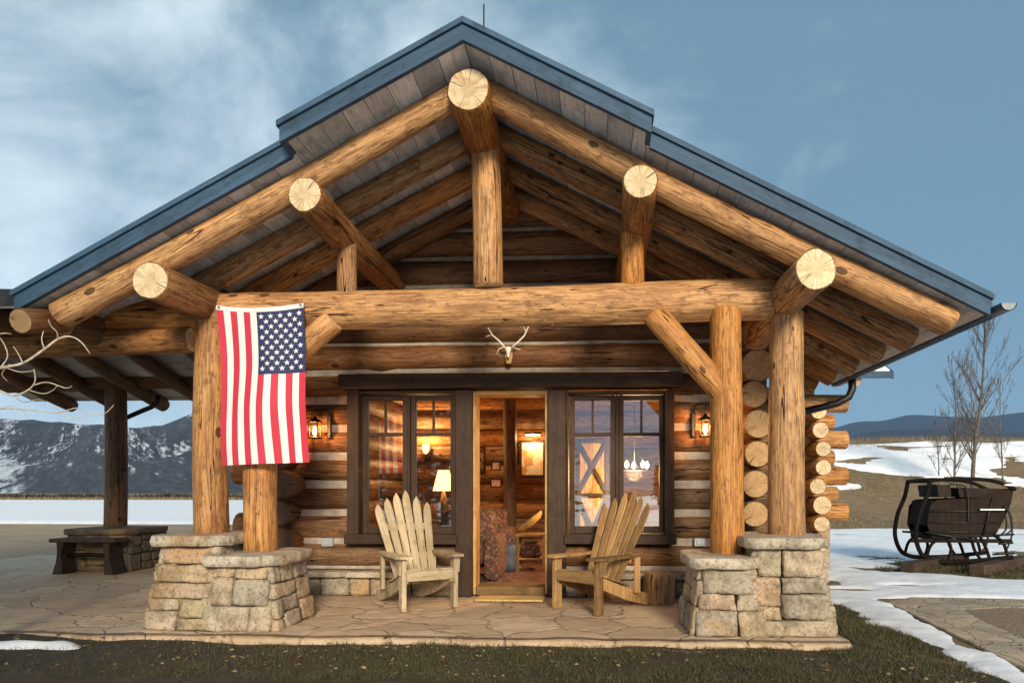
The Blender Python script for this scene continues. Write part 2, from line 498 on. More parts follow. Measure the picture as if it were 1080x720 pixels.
def flag_floor(name, cols, sc, wet=0.0):
    t = NT(name); pos = t.n('NewGeometry').outputs['Position']
    wob = t.n('TexNoise', {'Vector': pos, 'Scale': 2.6, 'Detail': 3}).outputs['Color']
    p2 = t.n('VectorMath', {0: pos, 1: t.scale(wob, (.6, .6, 0))}, operation='ADD').outputs[0]
    p2 = t.scale(p2, (1, 1, 0))
    ve = t.n('TexVoronoi', {'Vector': p2, 'Scale': sc, 'Randomness': 1.0}, feature='DISTANCE_TO_EDGE').outputs['Distance']
    vc = t.n('TexVoronoi', {'Vector': p2, 'Scale': sc, 'Randomness': 1.0}, feature='F1').outputs['Color']
    s = t.n('SeparateColor', {0: vc})
    n1 = t.noise(pos, 8, 6, .65); n2 = t.noise(pos, 50, 4, .7)
    col = t.mix(s.outputs[0], cols[0], cols[1])
    col = t.mix(t.mr(s.outputs[1], .3, 1, 0, 1), col, cols[2])
    col = t.mix(t.mr(s.outputs[2], .55, 1, 0, .45), col, cols[3])
    col = t.mix(t.mr(n1, .42, .7, 0, .55), col, cols[3])
    col = t.mix(t.mr(n2, .5, .75, 0, .3), col, tuple(x * .4 for x in cols[3]))
    jo = t.mr(t.math('ADD', ve, t.math('MULTIPLY', t.math('SUBTRACT', n1, .5), .05)), .0, .042, 1, 0)
    col = t.mix(t.mr(t.noise(pos, 1.6, 5, .65), .42, .66, 0, .6), col, cols[3])
    col = t.mix(t.math('MULTIPLY', jo, .32), col, cols[4])
    h = t.math('SUBTRACT', t.math('ADD', t.math('MULTIPLY', n1, .6), t.math('MULTIPLY', s.outputs[2], .5)), t.math('MULTIPLY', jo, .8))
    return t.bsdf(col, .75 if not wet else .5, t.bump(h, .8, .025))
M['flagstone'] = flag_floor('porch_flagstone', [(.58, .43, .29), (.50, .39, .27), (.62, .46, .32), (.36, .255, .155), (.25, .18, .115)], 1.7)
M['pathstone'] = flag_floor('path_flagstone', [(.50, .41, .29), (.40, .35, .28), (.54, .42, .29), (.26, .20, .13), (.10, .075, .045)], 4.6)

def mountain_mat(name, hazy_forest, rock, snowamt, sc):
    t = NT(name); pos = t.n('NewGeometry').outputs['Position']
    # gullies and drifts run down the fall line, so the pattern is stretched along it
    ps = t.n('SeparateXYZ', {0: pos})
    ua = t.math('ADD', t.math('MULTIPLY', ps.outputs[0], .8), t.math('MULTIPLY', ps.outputs[1], .6))
    wa = t.math('ADD', t.math('MULTIPLY', ps.outputs[0], -.6), t.math('MULTIPLY', ps.outputs[1], .8))
    pos = t.n('CombineXYZ', {0: ua, 1: t.math('MULTIPLY', wa, .065), 2: t.math('MULTIPLY', ps.outputs[2], .1)}).outputs[0]
    n1 = t.noise(pos, .045 * sc, 8, .75); n2 = t.noise(pos, .17 * sc, 6, .75); n3 = t.noise(pos, .0075 * sc, 5, .6)
    col = t.mix(t.mr(t.math('ADD', n2, t.math('MULTIPLY', t.math('SUBTRACT', n1, .5), .8)), .42, .60), hazy_forest, rock)
    m = t.math('ADD', t.math('MULTIPLY', n1, .45), t.math('MULTIPLY', n3, .6))
    m = t.math('ADD', m, t.math('MULTIPLY', n2, .45))
    col = t.mix(t.mr(m, snowamt, snowamt + .06), col, (.50, .54, .60))
    return t.bsdf(col, .95)
M['hill'] = mountain_mat('hillside', (.005, .012, .027), (.034, .040, .056), .785, 1.5)  # blue of distant haze put into the hillside colours
M['farhill'] = mountain_mat('far_mountain', (.004, .011, .026), (.007, .016, .034), 1.05, .35)  # far range likewise tinted with haze blue in its colours
# ------------------------------------------------------------------ THE CABIN
RX, RZ, PITCH = -.92, 4.277, .52          # ridge x, soffit height at the ridge, roof slope
def soff(d): return RZ - PITCH * d
cabin = thing('log_cabin', 'rustic log cabin with gabled porch of golden peeled logs on stone piers', 'cabin', (RX, 7.2, 0))
YP = 5.72

def one_log(name, p0, p1, r0, r1=None, mat='gold', end='end', parent=None, **k):
    b = MB(); b.log(p0, p1, r0, r1, **k)
    return b.build(name, [M[mat], M[end]], parent or cabin)

def sbox(b, side, d0, d1, y0, y1, h0, h1, m=0, rn=None):
    """slab lying in the roof slope"""
    rn = random.random() if rn is None else rn
    o = random.random() * 30
    ids = []
    for d in (d0, d1):
        for y in (y0, y1):
            for h in (h0, h1):
                ids.append(b.vert((RX + side * d, y, soff(d) + h), (d * 1.1, h, y + o) if abs(y1 - y0) > abs(d1 - d0) else (y, h, d + o), rn))
    a = ids
    for q in ((0, 1, 3, 2), (4, 5, 7, 6), (0, 1, 5, 4), (2, 3, 7, 6), (0, 2, 6, 4), (1, 3, 7, 5)):
        b.face([a[i] for i in q], m)

# --- roof
DR, DL = 3.71, 3.47
soffit = MB()
step = .178
for side, dmax in ((1, DR), (-1, DL)):
    d = .004
    while d < dmax - .02:
        d1 = min(d + step * random.uniform(.9, 1.1), dmax)
        if d < 1.29 and d1 > 1.24: d1 = 1.3
        y0 = 4.80 if d1 <= 1.301 else 5.0
        if side > 0: y1 = 11.2 if d1 < 2.75 else 8.2
        else: y1 = 11.2 if d1 < 2.6 else 6.1
        sbox(soffit, side, d, d1 - .005, y0, y1, .0, .022)
        d = d1
soffit.build('soffit_boards', M['soffit'], cabin)
slab = MB()
for side, parts in ((1, ((0, 1.30, 4.80, 11.2), (1.302, 2.75, 5.0, 11.2), (2.752, DR, 5.0, 8.2))),
                    (-1, ((0, 1.30, 4.80, 11.2), (1.302, 2.6, 5.0, 11.2), (2.602, DL, 5.0, 6.1)))):
    for (d0, d1, y0, y1) in parts:
        sbox(slab, side, d0, d1, y0, y1, .025, .120)
roof = slab.build('roof', M['roofing'], cabin)
for side, dm in ((1, DR), (-1, DL)):
    b = MB()
    sbox(b, side, .0, 1.32, 4.757, 4.797, -.012, .098); sbox(b, side, .0, 1.335, 4.735, 4.798, .102, .142)
    sbox(b, side, 1.285, 1.32, 4.80, 4.955, -.012, .097); sbox(b, side, 1.285, 1.336, 4.80, 4.935, .102, .141)
    b.build('fascia', M['fascia'], cabin)
    b = MB()
    sbox(b, side, 1.323, dm, 4.957, 4.997, -.012, .098); sbox(b, side, 1.338, dm + .015, 4.937, 4.998, .102, .142)
    sbox(b, side, dm + .002, dm + .035, 5.0, 8.2 if side > 0 else 6.1, -.012, .11)
    b.build('fascia', M['fascia'], cabin)
b = MB(); b.tube([(RX + .06, 5.3, RZ + .1), (RX + .06, 5.3, RZ + .62)], .006, 6)
b.build('lightning_rod', M['metal'], cabin)

# --- rafters
RC = RZ - .107
def rline(d): return RC - PITCH * d
for k in range(4):
    y = 5.15 + .62 * k
    r = .098 if k else .102
    nm = 'rafter' if k < 2 else 'wall'
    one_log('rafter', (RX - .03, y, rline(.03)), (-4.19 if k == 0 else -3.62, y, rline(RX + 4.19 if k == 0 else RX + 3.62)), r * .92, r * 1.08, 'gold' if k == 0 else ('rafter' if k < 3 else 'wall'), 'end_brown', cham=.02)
    xe = 2.62
    one_log('rafter', (RX + .03, y, rline(.03)), (xe, y, rline(xe - RX)), r * .92, r * 1.08, 'gold' if k == 0 else 'rafter', 'end', cham=.02)
for k in (4, 5):
    y = 5.15 + .62 * k
    one_log('rafter', (1.5, y, rline(1.5 - RX)), (2.62, y, rline(2.62 - RX)), .095, .1, 'rafter', 'end')

# --- purlins and ridge log
one_log('ridge_log', (RX, 4.95, 4.03), (RX + .02, 7.25, 4.03), .158, .150, 'rafter', 'end', n=28, rough=.06)
one_log('purlin', (.335, 4.95, 3.33), (.335, 7.25, 3.33), .128, .13, 'rafter', 'end', n=26, rough=.06)
one_log('purlin', (-2.14, 4.95, 3.29), (-2.12, 7.25, 3.29), .132, .13, 'rafter', 'end', n=26, rough=.06)
one_log('purlin', (1.575, 4.93, 2.665), (1.60, 7.0, 2.665), .147, .145, 'rafter', 'end', n=26, rough=.06)
one_log('purlin', (-3.305, 4.93, 2.665), (-3.30, 7.0, 2.665), .143, .14, 'rafter', 'end', n=26, rough=.06)

# --- tie beam, king post, struts, braces, posts
one_log('tie_beam', (-3.24, YP, 2.635), (1.47, YP, 2.685), .155, .172, 'gold', 'end', n=28, bend=.006)
one_log('king_post', (at(515, 297, YP - .05).x, YP - .05, 2.80), (RX + .012, YP - .05, 3.96), .125, .118, 'gold', 'end')
one_log('strut', (at(366, 300, YP).x, YP, 2.76), (at(366, 250, YP).x, YP, 3.2), .085, .08, 'rafter', 'end', n=16)
one_log('strut', (at(667, 296, YP).x, YP, 2.78), (at(667, 240, YP).x, YP, 3.25), .10, .095, 'gold', 'end', n=16)
XI, XIR = -2.83, 1.09
one_log('post', (-3.285, YP, .72), (-3.28, YP, 2.58), .142, .128, 'gold', 'end', n=26, bend=.01)
one_log('post', (XI, YP - .05, .58), (XI + .01, YP - .05, 2.56), .137, .132, 'gold', 'end', n=26)
one_log('post', (1.59, YP, .72), (1.59, YP, 2.57), .152, .132, 'post', 'end', n=26, bend=.006)
one_log('post', (XIR, YP - .06, .58), (1.075, YP - .06, 2.585), .140, .126, 'post', 'end', n=26, bend=.006)
one_log('brace', at(766, 418, YP - .06), at(688, 330, YP - .10), .105, .10, 'post', 'end', n=22)
one_log('brace', (XI, YP - .05, 2.02), at(352, 338, YP - .09), .105, .10, 'gold', 'end', n=22)

# --- stone piers
def ashlar(w, h, mn=.10):
    """random coursed rectangles filling w x h"""
    out = []
    def cut(x0, x1, y0, y1, dep):
        W, H = x1 - x0, y1 - y0
        if (W < random.uniform(.26, .46) and H < .24) or dep > 6 or (W < random.uniform(.35, .6) and H < .15):
            out.append((x0, x1, y0, y1)); return
        if H > .2 and (H > W * .9 or random.random() < .42) :
            c = y0 + H * random.uniform(.28, .72)
            if min(c - y0, y1 - c) < mn * .8: out.append((x0, x1, y0, y1)); return
            cut(x0, x1, y0, c, dep + 1); cut(x0, x1, c, y1, dep + 1)
        elif W > .24:
            c = x0 + W * random.uniform(.27, .73)
            cut(x0, c, y0, y1, dep + 1); cut(c, x1, y0, y1, dep + 1)
        else: out.append((x0, x1, y0, y1))
    cut(0, w, 0, h, 0)
    return out

def pier(x0, x1, y0, y1, h, batter=.06, mat='stone', faces='flr', parent=None, name='stone_pier', capx=.06, capt=.085, chop=.16, z0=0.0, capsk=0.0):
    b = MB()
    cx, cy = (x0 + x1) / 2, (y0 + y1) / 2
    def c4(z, g=0):
        k = batter * (1 - z / h)
        return [(x0 - k - g, y0 - k - g), (x1 + k + g, y0 - k - g), (x1 + k + g, y1 + k + g), (x0 - k - g, y1 + k + g)]
    # core
    lo, hi = c4(0, -.03), c4(h, -.03)
    b.prism  # (core is a tapered block)
    A = [b.vert((p[0], p[1], z0), None, .2) for p in lo]; B = [b.vert((p[0], p[1], z0 + h - .005), None, .2) for p in hi]
    b.face(A, 1); b.face(B, 1)
    for i in range(4): b.face((A[i], A[(i + 1) % 4], B[(i + 1) % 4], B[i]), 1)
    order = {'f': (0, 1), 'r': (1, 2), 'b': (2, 3), 'l': (3, 0)}
    for fc in faces:
        i, j = order[fc]
        w = math.hypot(c4(h)[i][0] - c4(h)[j][0], c4(h)[i][1] - c4(h)[j][1])
        for (s0, s1, t0, t1) in ashlar(w, h):
            s, t = (s0 + s1) / 2 / w, (t0 + t1) / 2
            L, H2 = c4(t), None
            p = V((L[i][0], L[i][1], 0)).lerp(V((L[j][0], L[j][1], 0)), s)
            ux = V((L[j][0] - L[i][0], L[j][1] - L[i][1], 0)); kx = ux.length / w; ux.normalize()
            nrm = V((ux.y, -ux.x, 0)) * (1 if True else -1)
            uz = (V((0, 0, 1)) - nrm * (batter / h)).normalized()
            ny = uz.cross(ux).normalized()
            dp = .07 + random.uniform(0, .012)
            p = p + V((0, 0, z0 + t)) - nrm * (dp - .022 - random.uniform(0, .018))
            b.stone(p, ux, -nrm, uz, (s1 - s0) / 2 * kx - .005, dp, (t1 - t0) / 2 - .003, .11, .015, 6)
    o = b.build(name, [M[mat], M['mortar']], parent or cabin)
    # cap slab with chopped corners and a rough edge
    c = MB()
    g = capx
    q = [(x0 - g + chop * random.uniform(.2, .5), y0 - g), (x1 + g - chop, y0 - g + capsk), (x1 + g, y0 - g + chop), (x1 + g, y1 + g - chop * .6), (x1 + g - chop * .6, y1 + g), (x0 - g + chop * .5, y1 + g), (x0 - g, y1 + g - chop * .5), (x0 - g, y0 - g + chop * .5)]
    # resample the outline
    pts = []
    for i in range(len(q)):
        a, e = V((*q[i], 0)), V((*q[(i + 1) % len(q)], 0))
        n = max(1, int((e - a).length / .045))
        for k in range(n): pts.append(a.lerp(e, k / n))
    zb, zt = z0 + h, z0 + h + capt
    rn = random.random(); rings = []
    for (z, s) in ((zb, -.010), (zb + .006, 0), (zb + capt * .5, .006), (zt - .006, .002), (zt, -.007)):
        ring = []
        for p in pts:
            dv = V((p.x - cx, p.y - cy, 0)).normalized()
            e = noise.noise(V((p.x * 14, p.y * 14, z * 26))) * .020 + noise.noise(V((p.x * 4, p.y * 4, 3))) * .02
            ring.append(c.vert(p + dv * (s + e) + V((0, 0, z + noise.noise(V((p.x * 5, p.y * 5, z * 2))) * .008)), None, rn))
        rings.append(ring)
    n = len(pts)
    for i in range(4):
        for k in range(n): c.face((rings[i][k], rings[i][(k + 1) % n], rings[i + 1][(k + 1) % n], rings[i + 1][k]), 0, True)
    c.face(rings[0]); 
    ctr = c.vert((cx, cy, zt), None, rn)
    for k in range(n): c.face((rings[-1][k], rings[-1][(k + 1) % n], ctr), 0)
    c.build('cap_stone', M['capstone' if mat == 'stone' else mat], o)
    return o
pier(-3.46, -3.04, 5.33, 5.92, .655, .10, faces='flr', capx=.10)
pier(-2.98, -2.57, 5.27, 5.88, .505, .085, faces='flr', capx=.10)
pier(1.26, 1.725, 5.33, 5.92, .655, .10, faces='flr', capx=.10)
pier(.83, 1.20, 5.27, 5.88, .505, .085, faces='flr', capx=.10)

# --- log front wall
YW = 7.2
zc = lambda k: .42 + .297 * k
XL0, XR0 = at(372, 500, 7.05).x, at(708, 500, 7.05).x
DL0, DR0 = at(489, 500, 7.05).x, at(588, 500, 7.05).x
for k in range(13):
    z = zc(k); rr = .148
    cut = (RZ - .03 - z) / PITCH
    xl = max(-3.75 + random.uniform(-.12, .1), RX - cut); xr = min(1.84 + random.uniform(-.08, .1), RX + cut)
    if xr - xl < .3: continue
    if k == 0: segs = ((xl, DL0), (DR0, xr))
    elif k < 7: segs = ((xl, XL0), (XR0, xr))
    else: segs = ((xl, xr),)
    for (a, e) in segs:
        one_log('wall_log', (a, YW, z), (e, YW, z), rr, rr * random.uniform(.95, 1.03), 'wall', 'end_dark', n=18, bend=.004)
b = MB()
XM = 0
zt0 = 2.342
hw = (soff(0) - .03 - zt0) / PITCH
for (q0, q1, z1) in ((-3.25, XL0 + .02, 2.34), (XR0 - .02, 1.62, 2.34), (XL0 + .022, DL0 - .02, .53), (DR0 + .02, XR0 - .022, .53)):
    b = MB(); b.box(q0, q1, 7.102, 7.30, .27, z1, 0); b.build('chinking', M['chink'], cabin)
pl = [(-3.25, zt0), (1.62, zt0), (1.62, soff(1.62 - RX) - .03), (RX, soff(0) - .03), (-3.25, soff(RX + 3.25) - .03)]
b = MB(); b.prism([V((p[0], 7.134, p[1])) for p in pl], (0, .16, 0)); b.build('gable_chinking', M['chink_shaded'], cabin)
# side walls: crossing log ends at both front corners
for (xc, sgn) in ((1.60, 1), (-3.22, -1)):
    for k in range(9):
        z = .57 + .297 * k
        rr = .138 * random.uniform(.86, 1.08) if k < 6 else .165
        y0 = 6.86 + random.uniform(-.06, .05)
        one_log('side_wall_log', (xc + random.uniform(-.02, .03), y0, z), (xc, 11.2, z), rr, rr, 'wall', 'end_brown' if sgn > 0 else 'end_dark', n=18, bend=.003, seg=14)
for (q0, q1) in ((1.54, 1.63), (-3.25, -3.16)):
    b = MB(); b.box(q0, q1, 7.31, 11.2, .2, 3.0); b.build('side_chinking', M['chink'], cabin)
# foundation
for (a, e) in ((-3.2, DL0 - .04), (DR0 + .04, 1.55)):
    b = MB()
    for (s0, s1, t0, t1) in ashlar(e - a, .2, .06):
        b.stone((a + (s0 + s1) / 2, 7.05, (t0 + t1) / 2), V((1, 0, 0)), V((0, 1, 0)), V((0, 0, 1)), (s1 - s0) / 2 - .006, .05, (t1 - t0) / 2 - .005, .3, .01, 4)
    b.box(a, e, 7.03, 7.3, 0, .195, 1)
    fd = b.build('foundation', [M['stone'], M['mortar']], cabin)
    c = MB(); x = a
    while x < e - .02:
        w = min(random.uniform(.45, .95), e - x)
        if e - x - w < .25: w = e - x
        c.stone((x + w / 2, 7.06, .228), V((1, 0, 0)), V((0, 1, 0)), V((0, 0, 1)), w / 2 - .001, .13, .032, .4, .006, 6)
        x += w
    c.build('ledge_stone', M['stone'], fd)

# --- window and door joinery
def rect(b, u0, u1, v0, v1, yf, yb, m=0, bev=.006, yr=7.0):
    p, q = at(u0, v1, yr), at(u1, v0, yr)
    b.box(p.x, q.x, yf, yb, p.z, q.z, m, None, bev)
b = MB(); rect(b, 360, 719, 393, 411, 6.90, 7.16, bev=.012); b.build('header_beam', M['trim'], cabin)
for (u0, u1, v1) in ((481, 498, 628), (578, 597, 628)):
    b = MB(); rect(b, u0, u1, 411.4, v1, 6.96, 7.28); b.build('door_post', M['trim'], cabin)

def window(u0, u1, v0, v1, glass, sl, sr):
    f = MB()
    rect(f, u0, u0 + sl, v0, v1, 6.965, 7.30, bev=.003); rect(f, u1 - sr, u1, v0, v1, 6.967, 7.30, bev=.003)
    rect(f, u0 + sl + .2, u1 - sr - .2, v0, v0 + 4, 6.985, 7.28); rect(f, u0 - 2, u1 + 2, v1 + .2, v1 + 10, 6.93, 7.30)
    w = f.build('window', M['trim'], cabin)
    for (g0, g1) in glass:
        s = MB()
        gt, gb = v0 + 10, v1 - 8
        rect(s, g0 - 5, g0, v0 + 4.3, v1 - .3, 7.05, 7.11, bev=.004); rect(s, g1, g1 + 5, v0 + 4.3, v1 - .3, 7.05, 7.11, bev=.004)
        rect(s, g0 + .1, g1 - .1, v0 + 4.4, gt, 7.055, 7.105, bev=.004); rect(s, g0 + .1, g1 - .1, gb, v1 - .4, 7.055, 7.105, bev=.004)
        rect(s, g0 + .1, g1 - .1, gt + 34, gt + 38, 7.06, 7.10, bev=.003)
        mid = (g0 + g1) / 2
        rect(s, mid - 1.2, mid + 1.2, gt + .1, gt + 33.9, 7.065, 7.095, bev=.002)
        s.build('sash', M['trim'], w)
        p = MB(); rect(p, g0 - 1, g1 + 1, gt - 1, gb + 1, 7.079, 7.084, bev=.0005)
        p.build('pane', M['glass'], w)
    return w
window(367, 480.6, 411.4, 563, ((386, 423), (437, 474)), 12, 1.4)
window(597.4, 711, 411.4, 563, ((606, 644), (658, 696)), 1.8, 10)
# mullion between the sashes
for u in (430, 651):
    b = MB(); rect(b, u - 1.7, u + 1.7, 416, 562.6, 7.03, 7.12, bev=.004); b.build('mullion', M['trim'], cabin)
b = MB()
rect(b, 498.3, 501.5, 411.5, 627, 7.02, 7.27); rect(b, 574.5, 577.7, 411.5, 627, 7.02, 7.27); rect(b, 501.6, 574.4, 411.5, 416, 7.022, 7.27)
df = b.build('door_frame', M['jamb'], cabin)
b = MB(); rect(b, 501.8, 574.2, 618.5, 627.5, 7.0, 7.32, bev=.01); b.build('threshold', M['brownwood'], df)
# outlet covers
for u in (345, 738):
    b = MB(); rect(b, u - 6, u + 6, 567, 576, 7.04, 7.115, bev=.008, yr=7.05); rect(b, u - 3.5, u + 3.5, 569, 574, 7.03, 7.045, bev=.003, yr=7.05)
    b.build('outlet_cover', M['outlet'], cabin)

# --- room inside
b = MB()
b.box(-3.15, 1.53, 7.32, 10.8, -.02, .03, 0)
x = -3.15
while x < 1.5:
    b.box(x, min(x + .14, 1.53) - .003, 7.32, 10.8, .031, .045, 0, None, .002); x += .14
b.build('interior_floor', M['floorwood'], cabin)
for k in range(10):
    one_log('interior_log', (-3.2, 10.95, .2 + .29 * k), (1.6, 10.95, .2 + .29 * k), .15, .15, 'rafter', 'end', n=14, seg=12, bend=.003)
b = MB()
b.box(-3.2, 1.58, 10.9, 11.1, 0, 3, 1)
for i in range(18):
    b.box(-3.2 + .266 * i, -3.2 + .266 * (i + 1) - .006, 7.31, 10.9, 2.82, 2.86, 0, None, .003)
b.build('ceiling', [M['brownwood'], M['chink']], cabin)
for y in (8.0, 9.0, 10.0):
    one_log('ceiling_beam', (-3.2, y, 2.64), (1.58, y, 2.64), .12, .12, 'rafter', 'end', n=14, seg=10)
for x in (-3.1, 1.48):
    b = MB()
    for k in range(9): b.log((x, 7.32, .25 + .29 * k), (x, 10.85, .25 + .29 * k), .15, .15, n=12, seg=8, bend=.003)
    b.build('interior_side_wall', [M['rafter'], M['end']], cabin)
one_log('interior_post', (at(537, 500, 10.3).x, 10.3, .03), (at(537, 500, 10.3).x, 10.3, 2.8), .10, .10, 'wall', 'end', n=14)

# --- gutters
def gutter(p0, p1, r=.055):
    b = MB(); p0, p1 = V(p0), V(p1); d = (p1 - p0).normalized(); sx = d.cross(V((0, 0, 1))).normalized()
    prof = [(math.cos(t) * q, math.sin(t) * q) for q, ts in ((r, range(0, 11)), (r - .006, range(10, -1, -1))) for t in [math.pi + math.pi * i / 10 for i in ts]]
    A = [b.vert(p0 + sx * x + V((0, 0, z))) for x, z in prof]; B = [b.vert(p1 + sx * x + V((0, 0, z))) for x, z in prof]
    n = len(prof)
    for i in range(n): b.face((A[i], A[(i + 1) % n], B[(i + 1) % n], B[i]), 0, i not in (10, 21))
    h = 11
    for E in (A, B):
        for i in range(10): b.face((E[i], E[i + 1], E[n - 2 - i], E[n - 1 - i]))
    b.face(A[:11])
    return b
ze = soff(DR)
g = gutter((2.87, 4.88, ze + .05), (2.87, 8.2, ze + .03)).build('gutter', M['gutter'], cabin)
pr = [V((2.87, 7.75, ze - .01)), V((2.87, 7.75, ze - .12)), V((2.83, 7.75, ze - .21)), V((2.70, 7.75, ze - .28)), V((2.3, 7.75, ze - .38)), V((2.16, 7.75, ze - .43))]
b = MB(); b.tube(pr, .042, 10); b.build('downspout', M['metal'], g)

# --- covered walk on the left (roof on posts)
WX0, WX1 = -8.4, -3.52
WS, WE, WRY, WBE = 2.47, 4.86, 7.4, 9.95     # eave soffit height, front eave y, ridge y, back eave y
wsl = .28
def wz(y): return WS + wsl * ((y - WE) if y < WRY else (2 * WRY - WE - y))
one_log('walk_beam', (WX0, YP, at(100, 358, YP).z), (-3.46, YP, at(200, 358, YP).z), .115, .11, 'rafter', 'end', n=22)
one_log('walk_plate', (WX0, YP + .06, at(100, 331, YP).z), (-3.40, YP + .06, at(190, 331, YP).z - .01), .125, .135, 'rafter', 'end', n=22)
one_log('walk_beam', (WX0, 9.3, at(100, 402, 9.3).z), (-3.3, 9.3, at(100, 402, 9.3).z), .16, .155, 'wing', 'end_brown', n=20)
k = 0
for x in (-4.29, -5.0, -5.71, -6.42, -7.13, -7.84):
    b = MB()
    b.log((x, 4.90, wz(4.90) - .115), (x, WRY, wz(WRY) - .115), .095, .09, n=16)
    b.log((x, WRY + .01, wz(WRY) - .115), (x, 9.9, wz(9.9) - .115), .09, .095, n=16)
    b.build('walk_rafter', [M['wing'], M['end_brown']], cabin)
one_log('walk_rafter', (-3.72, WRY, wz(WRY) - .115), (-3.72, 9.9, wz(9.9) - .115), .09, .09, 'wing', 'end_brown', n=16)
q = at(73, 346, 5.35); one_log('plate_end', (q.x, 5.3, q.z), (q.x, 5.9, q.z), .085, .09, 'wing', 'end_brown', n=18)
b = MB()
x = WX0 - .1
def wslab(b, x0, x1, y0, y1, h0, h1, m=0):
    o = random.random() * 20; rn = random.random()
    ids = [b.vert((xx, yy, wz(yy) + h), (yy, h, xx + o) if False else (xx, h, yy + o), rn) for xx in (x0, x1) for yy in (y0, y1) for h in (h0, h1)]
    for q_ in ((0, 1, 3, 2), (4, 5, 7, 6), (0, 1, 5, 4), (2, 3, 7, 6), (0, 2, 6, 4), (1, 3, 7, 5)): b.face([ids[i] for i in q_], m)
yy = WE
while yy < WBE - .02:
    y2 = min(yy + .2, WBE)
    if yy < WRY < y2: y2 = WRY
    wslab(b, WX0 - .1, WX1 if yy > 6.1 else -4.47, yy, y2 - .004, -.018, 0)
    yy = y2
b.build('walk_soffit_boards', M['soffit'], cabin)
b = MB(); wslab(b, WX0 - .1, -4.47, WE, 6.15, .003, .13); wslab(b, WX0 - .1, WX1, 6.152, WRY, .003, .13); wslab(b, WX0 - .1, WX1, WRY + .002, WBE, .003, .13)
b.prism([V((WX1 + .002, 6.2, wz(6.2))), V((WX1 + .002, WRY, wz(WRY) + .12)), V((WX1 + .002, WBE - .7, wz(WBE - .7)))], (.03, 0, 0))
b.build('walk_roof', M['roofing'], cabin)
b = MB(); b.box(WX0 - .1, -4.49, WE - .035, WE - .003, WS - .05, WS + .10, 0, None, .004); b.build('walk_fascia', M['trim'], cabin)
gl = gutter((-4.45, WE - .10, WS + .10), (WX0 - .1, WE - .10, WS + .11)).build('gutter', M['gutter'], cabin)
b = MB(); b.tube([(-4.55, WE - .10, WS + .05), (-4.53, WE - .07, WS - .03), (-4.50, WE + .05, WS - .06)], .03, 8); b.build('downspout', M['gutter'], gl)
zwb = at(100, 402, 9.3).z
XWP = at(122, 500, 9.3).x
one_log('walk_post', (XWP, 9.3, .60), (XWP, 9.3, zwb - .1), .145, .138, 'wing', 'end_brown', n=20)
pier(XWP - .40, XWP + .42, 8.95, 9.75, .50, .02, 'shade_stone', 'flr', capx=.07, capt=.08)
b = MB()
yq = 9.5
pr = [at(167, 417, yq), at(166, 424, yq), at(160, 429, yq), at(150, 433, yq), at(134, 440, yq)]
b.tube(pr, .035, 8); b.build('downspout', M['metal'], cabin)

# --- back wing on the right
for k in range(8):
    z = 2.43 - .277 * k
    if k > 6: continue
    one_log('wing_log', (1.7, 10.7, z), (at(879 + (16 if k % 2 == 0 else random.choice((2, 6))), 480, 10.6).x, 10.7, z), .125, .115 if k % 2 else .14, 'post', 'end', n=16, seg=8)
for k in range(8):
    z = at(857, 454 - 19.6 * 1 + 19.6 * k, 10.3).z
    one_log('wing_side_log', (3.33 + random.uniform(-.04, .04), 10.22 + random.uniform(-.08, .04), z), (3.33, 12.5, z), .13 * random.uniform(.9, 1.1), .12, 'rafter', 'end', n=18, seg=8)
b = MB(); b.box(1.7, 3.4, 10.72, 10.85, 0, 2.7, 0); b.box(3.28, 3.38, 10.86, 12.5, 0, 2.7, 0); b.build('wing_chinking', M['chink'], cabin)
b = MB(); b.box(1.7, 3.55, 10.45, 10.9, -.2, .62, 0, None, .02); b.build('wing_foundation', M['stone'], cabin)
WYE = 9.9; zw0 = at(915, 398, WYE).z; xw1 = at(940, 390, WYE).x
def wsl2(b, x0, x1, y0, y1, h0, h1, m=0):
    ids = [b.vert((xx, yy_, zw0 + (yy_ - WYE) * .52 + h)) for xx in (x0, x1) for yy_ in (y0, y1) for h in (h0, h1)]
    for q_ in ((0, 1, 3, 2), (4, 5, 7, 6), (0, 1, 5, 4), (2, 3, 7, 6), (0, 2, 6, 4), (1, 3, 7, 5)): b.face([ids[i] for i in q_], m)
b = MB(); wsl2(b, 1.95, xw1, WYE, 13.2, 0, .07); wr = b.build('wing_roof', M['roofing'], cabin)
b = MB(); b.box(1.95, xw1 + .01, WYE - .04, WYE - .002, zw0 - .01, zw0 + .085, 0, None, .004); 
b.build('wing_fascia', M['fascia'], cabin)
b = MB(); wsl2(b, xw1 + .003, xw1 + .035, WYE, 13.2, -.02, .085); b.build('wing_rake', M['fascia'], cabin)
b = MB()
for i in range(9): wsl2(b, 1.95, xw1 - .01, WYE + .03 + .36 * i, WYE + .03 + .36 * i + .315, .072, .098)
b.build('roof_snow', M['snow'], cabin)
q = at(901, 403, 10.0); one_log('wing_rafter', (q.x, 9.95, q.z), (q.x, 12, q.z + 1.06), .085, .085, 'rafter', 'end', n=16)
# ------------------------------------------------------------------ THE SETTING
def gz(x, y):
    bx = sstep(2.5, 8.5, x); by = sstep(21.6, 38, y)
    fall = 1 - sstep(40, 170, y)
    z = -.13 + bx * by * 3.95 * fall
    if bx > 0 and y > 20: z += bx * by * fall * (.22 * nz(x * .12, y * .12) + .07 * nz(x * .5, y * .5))
    return z

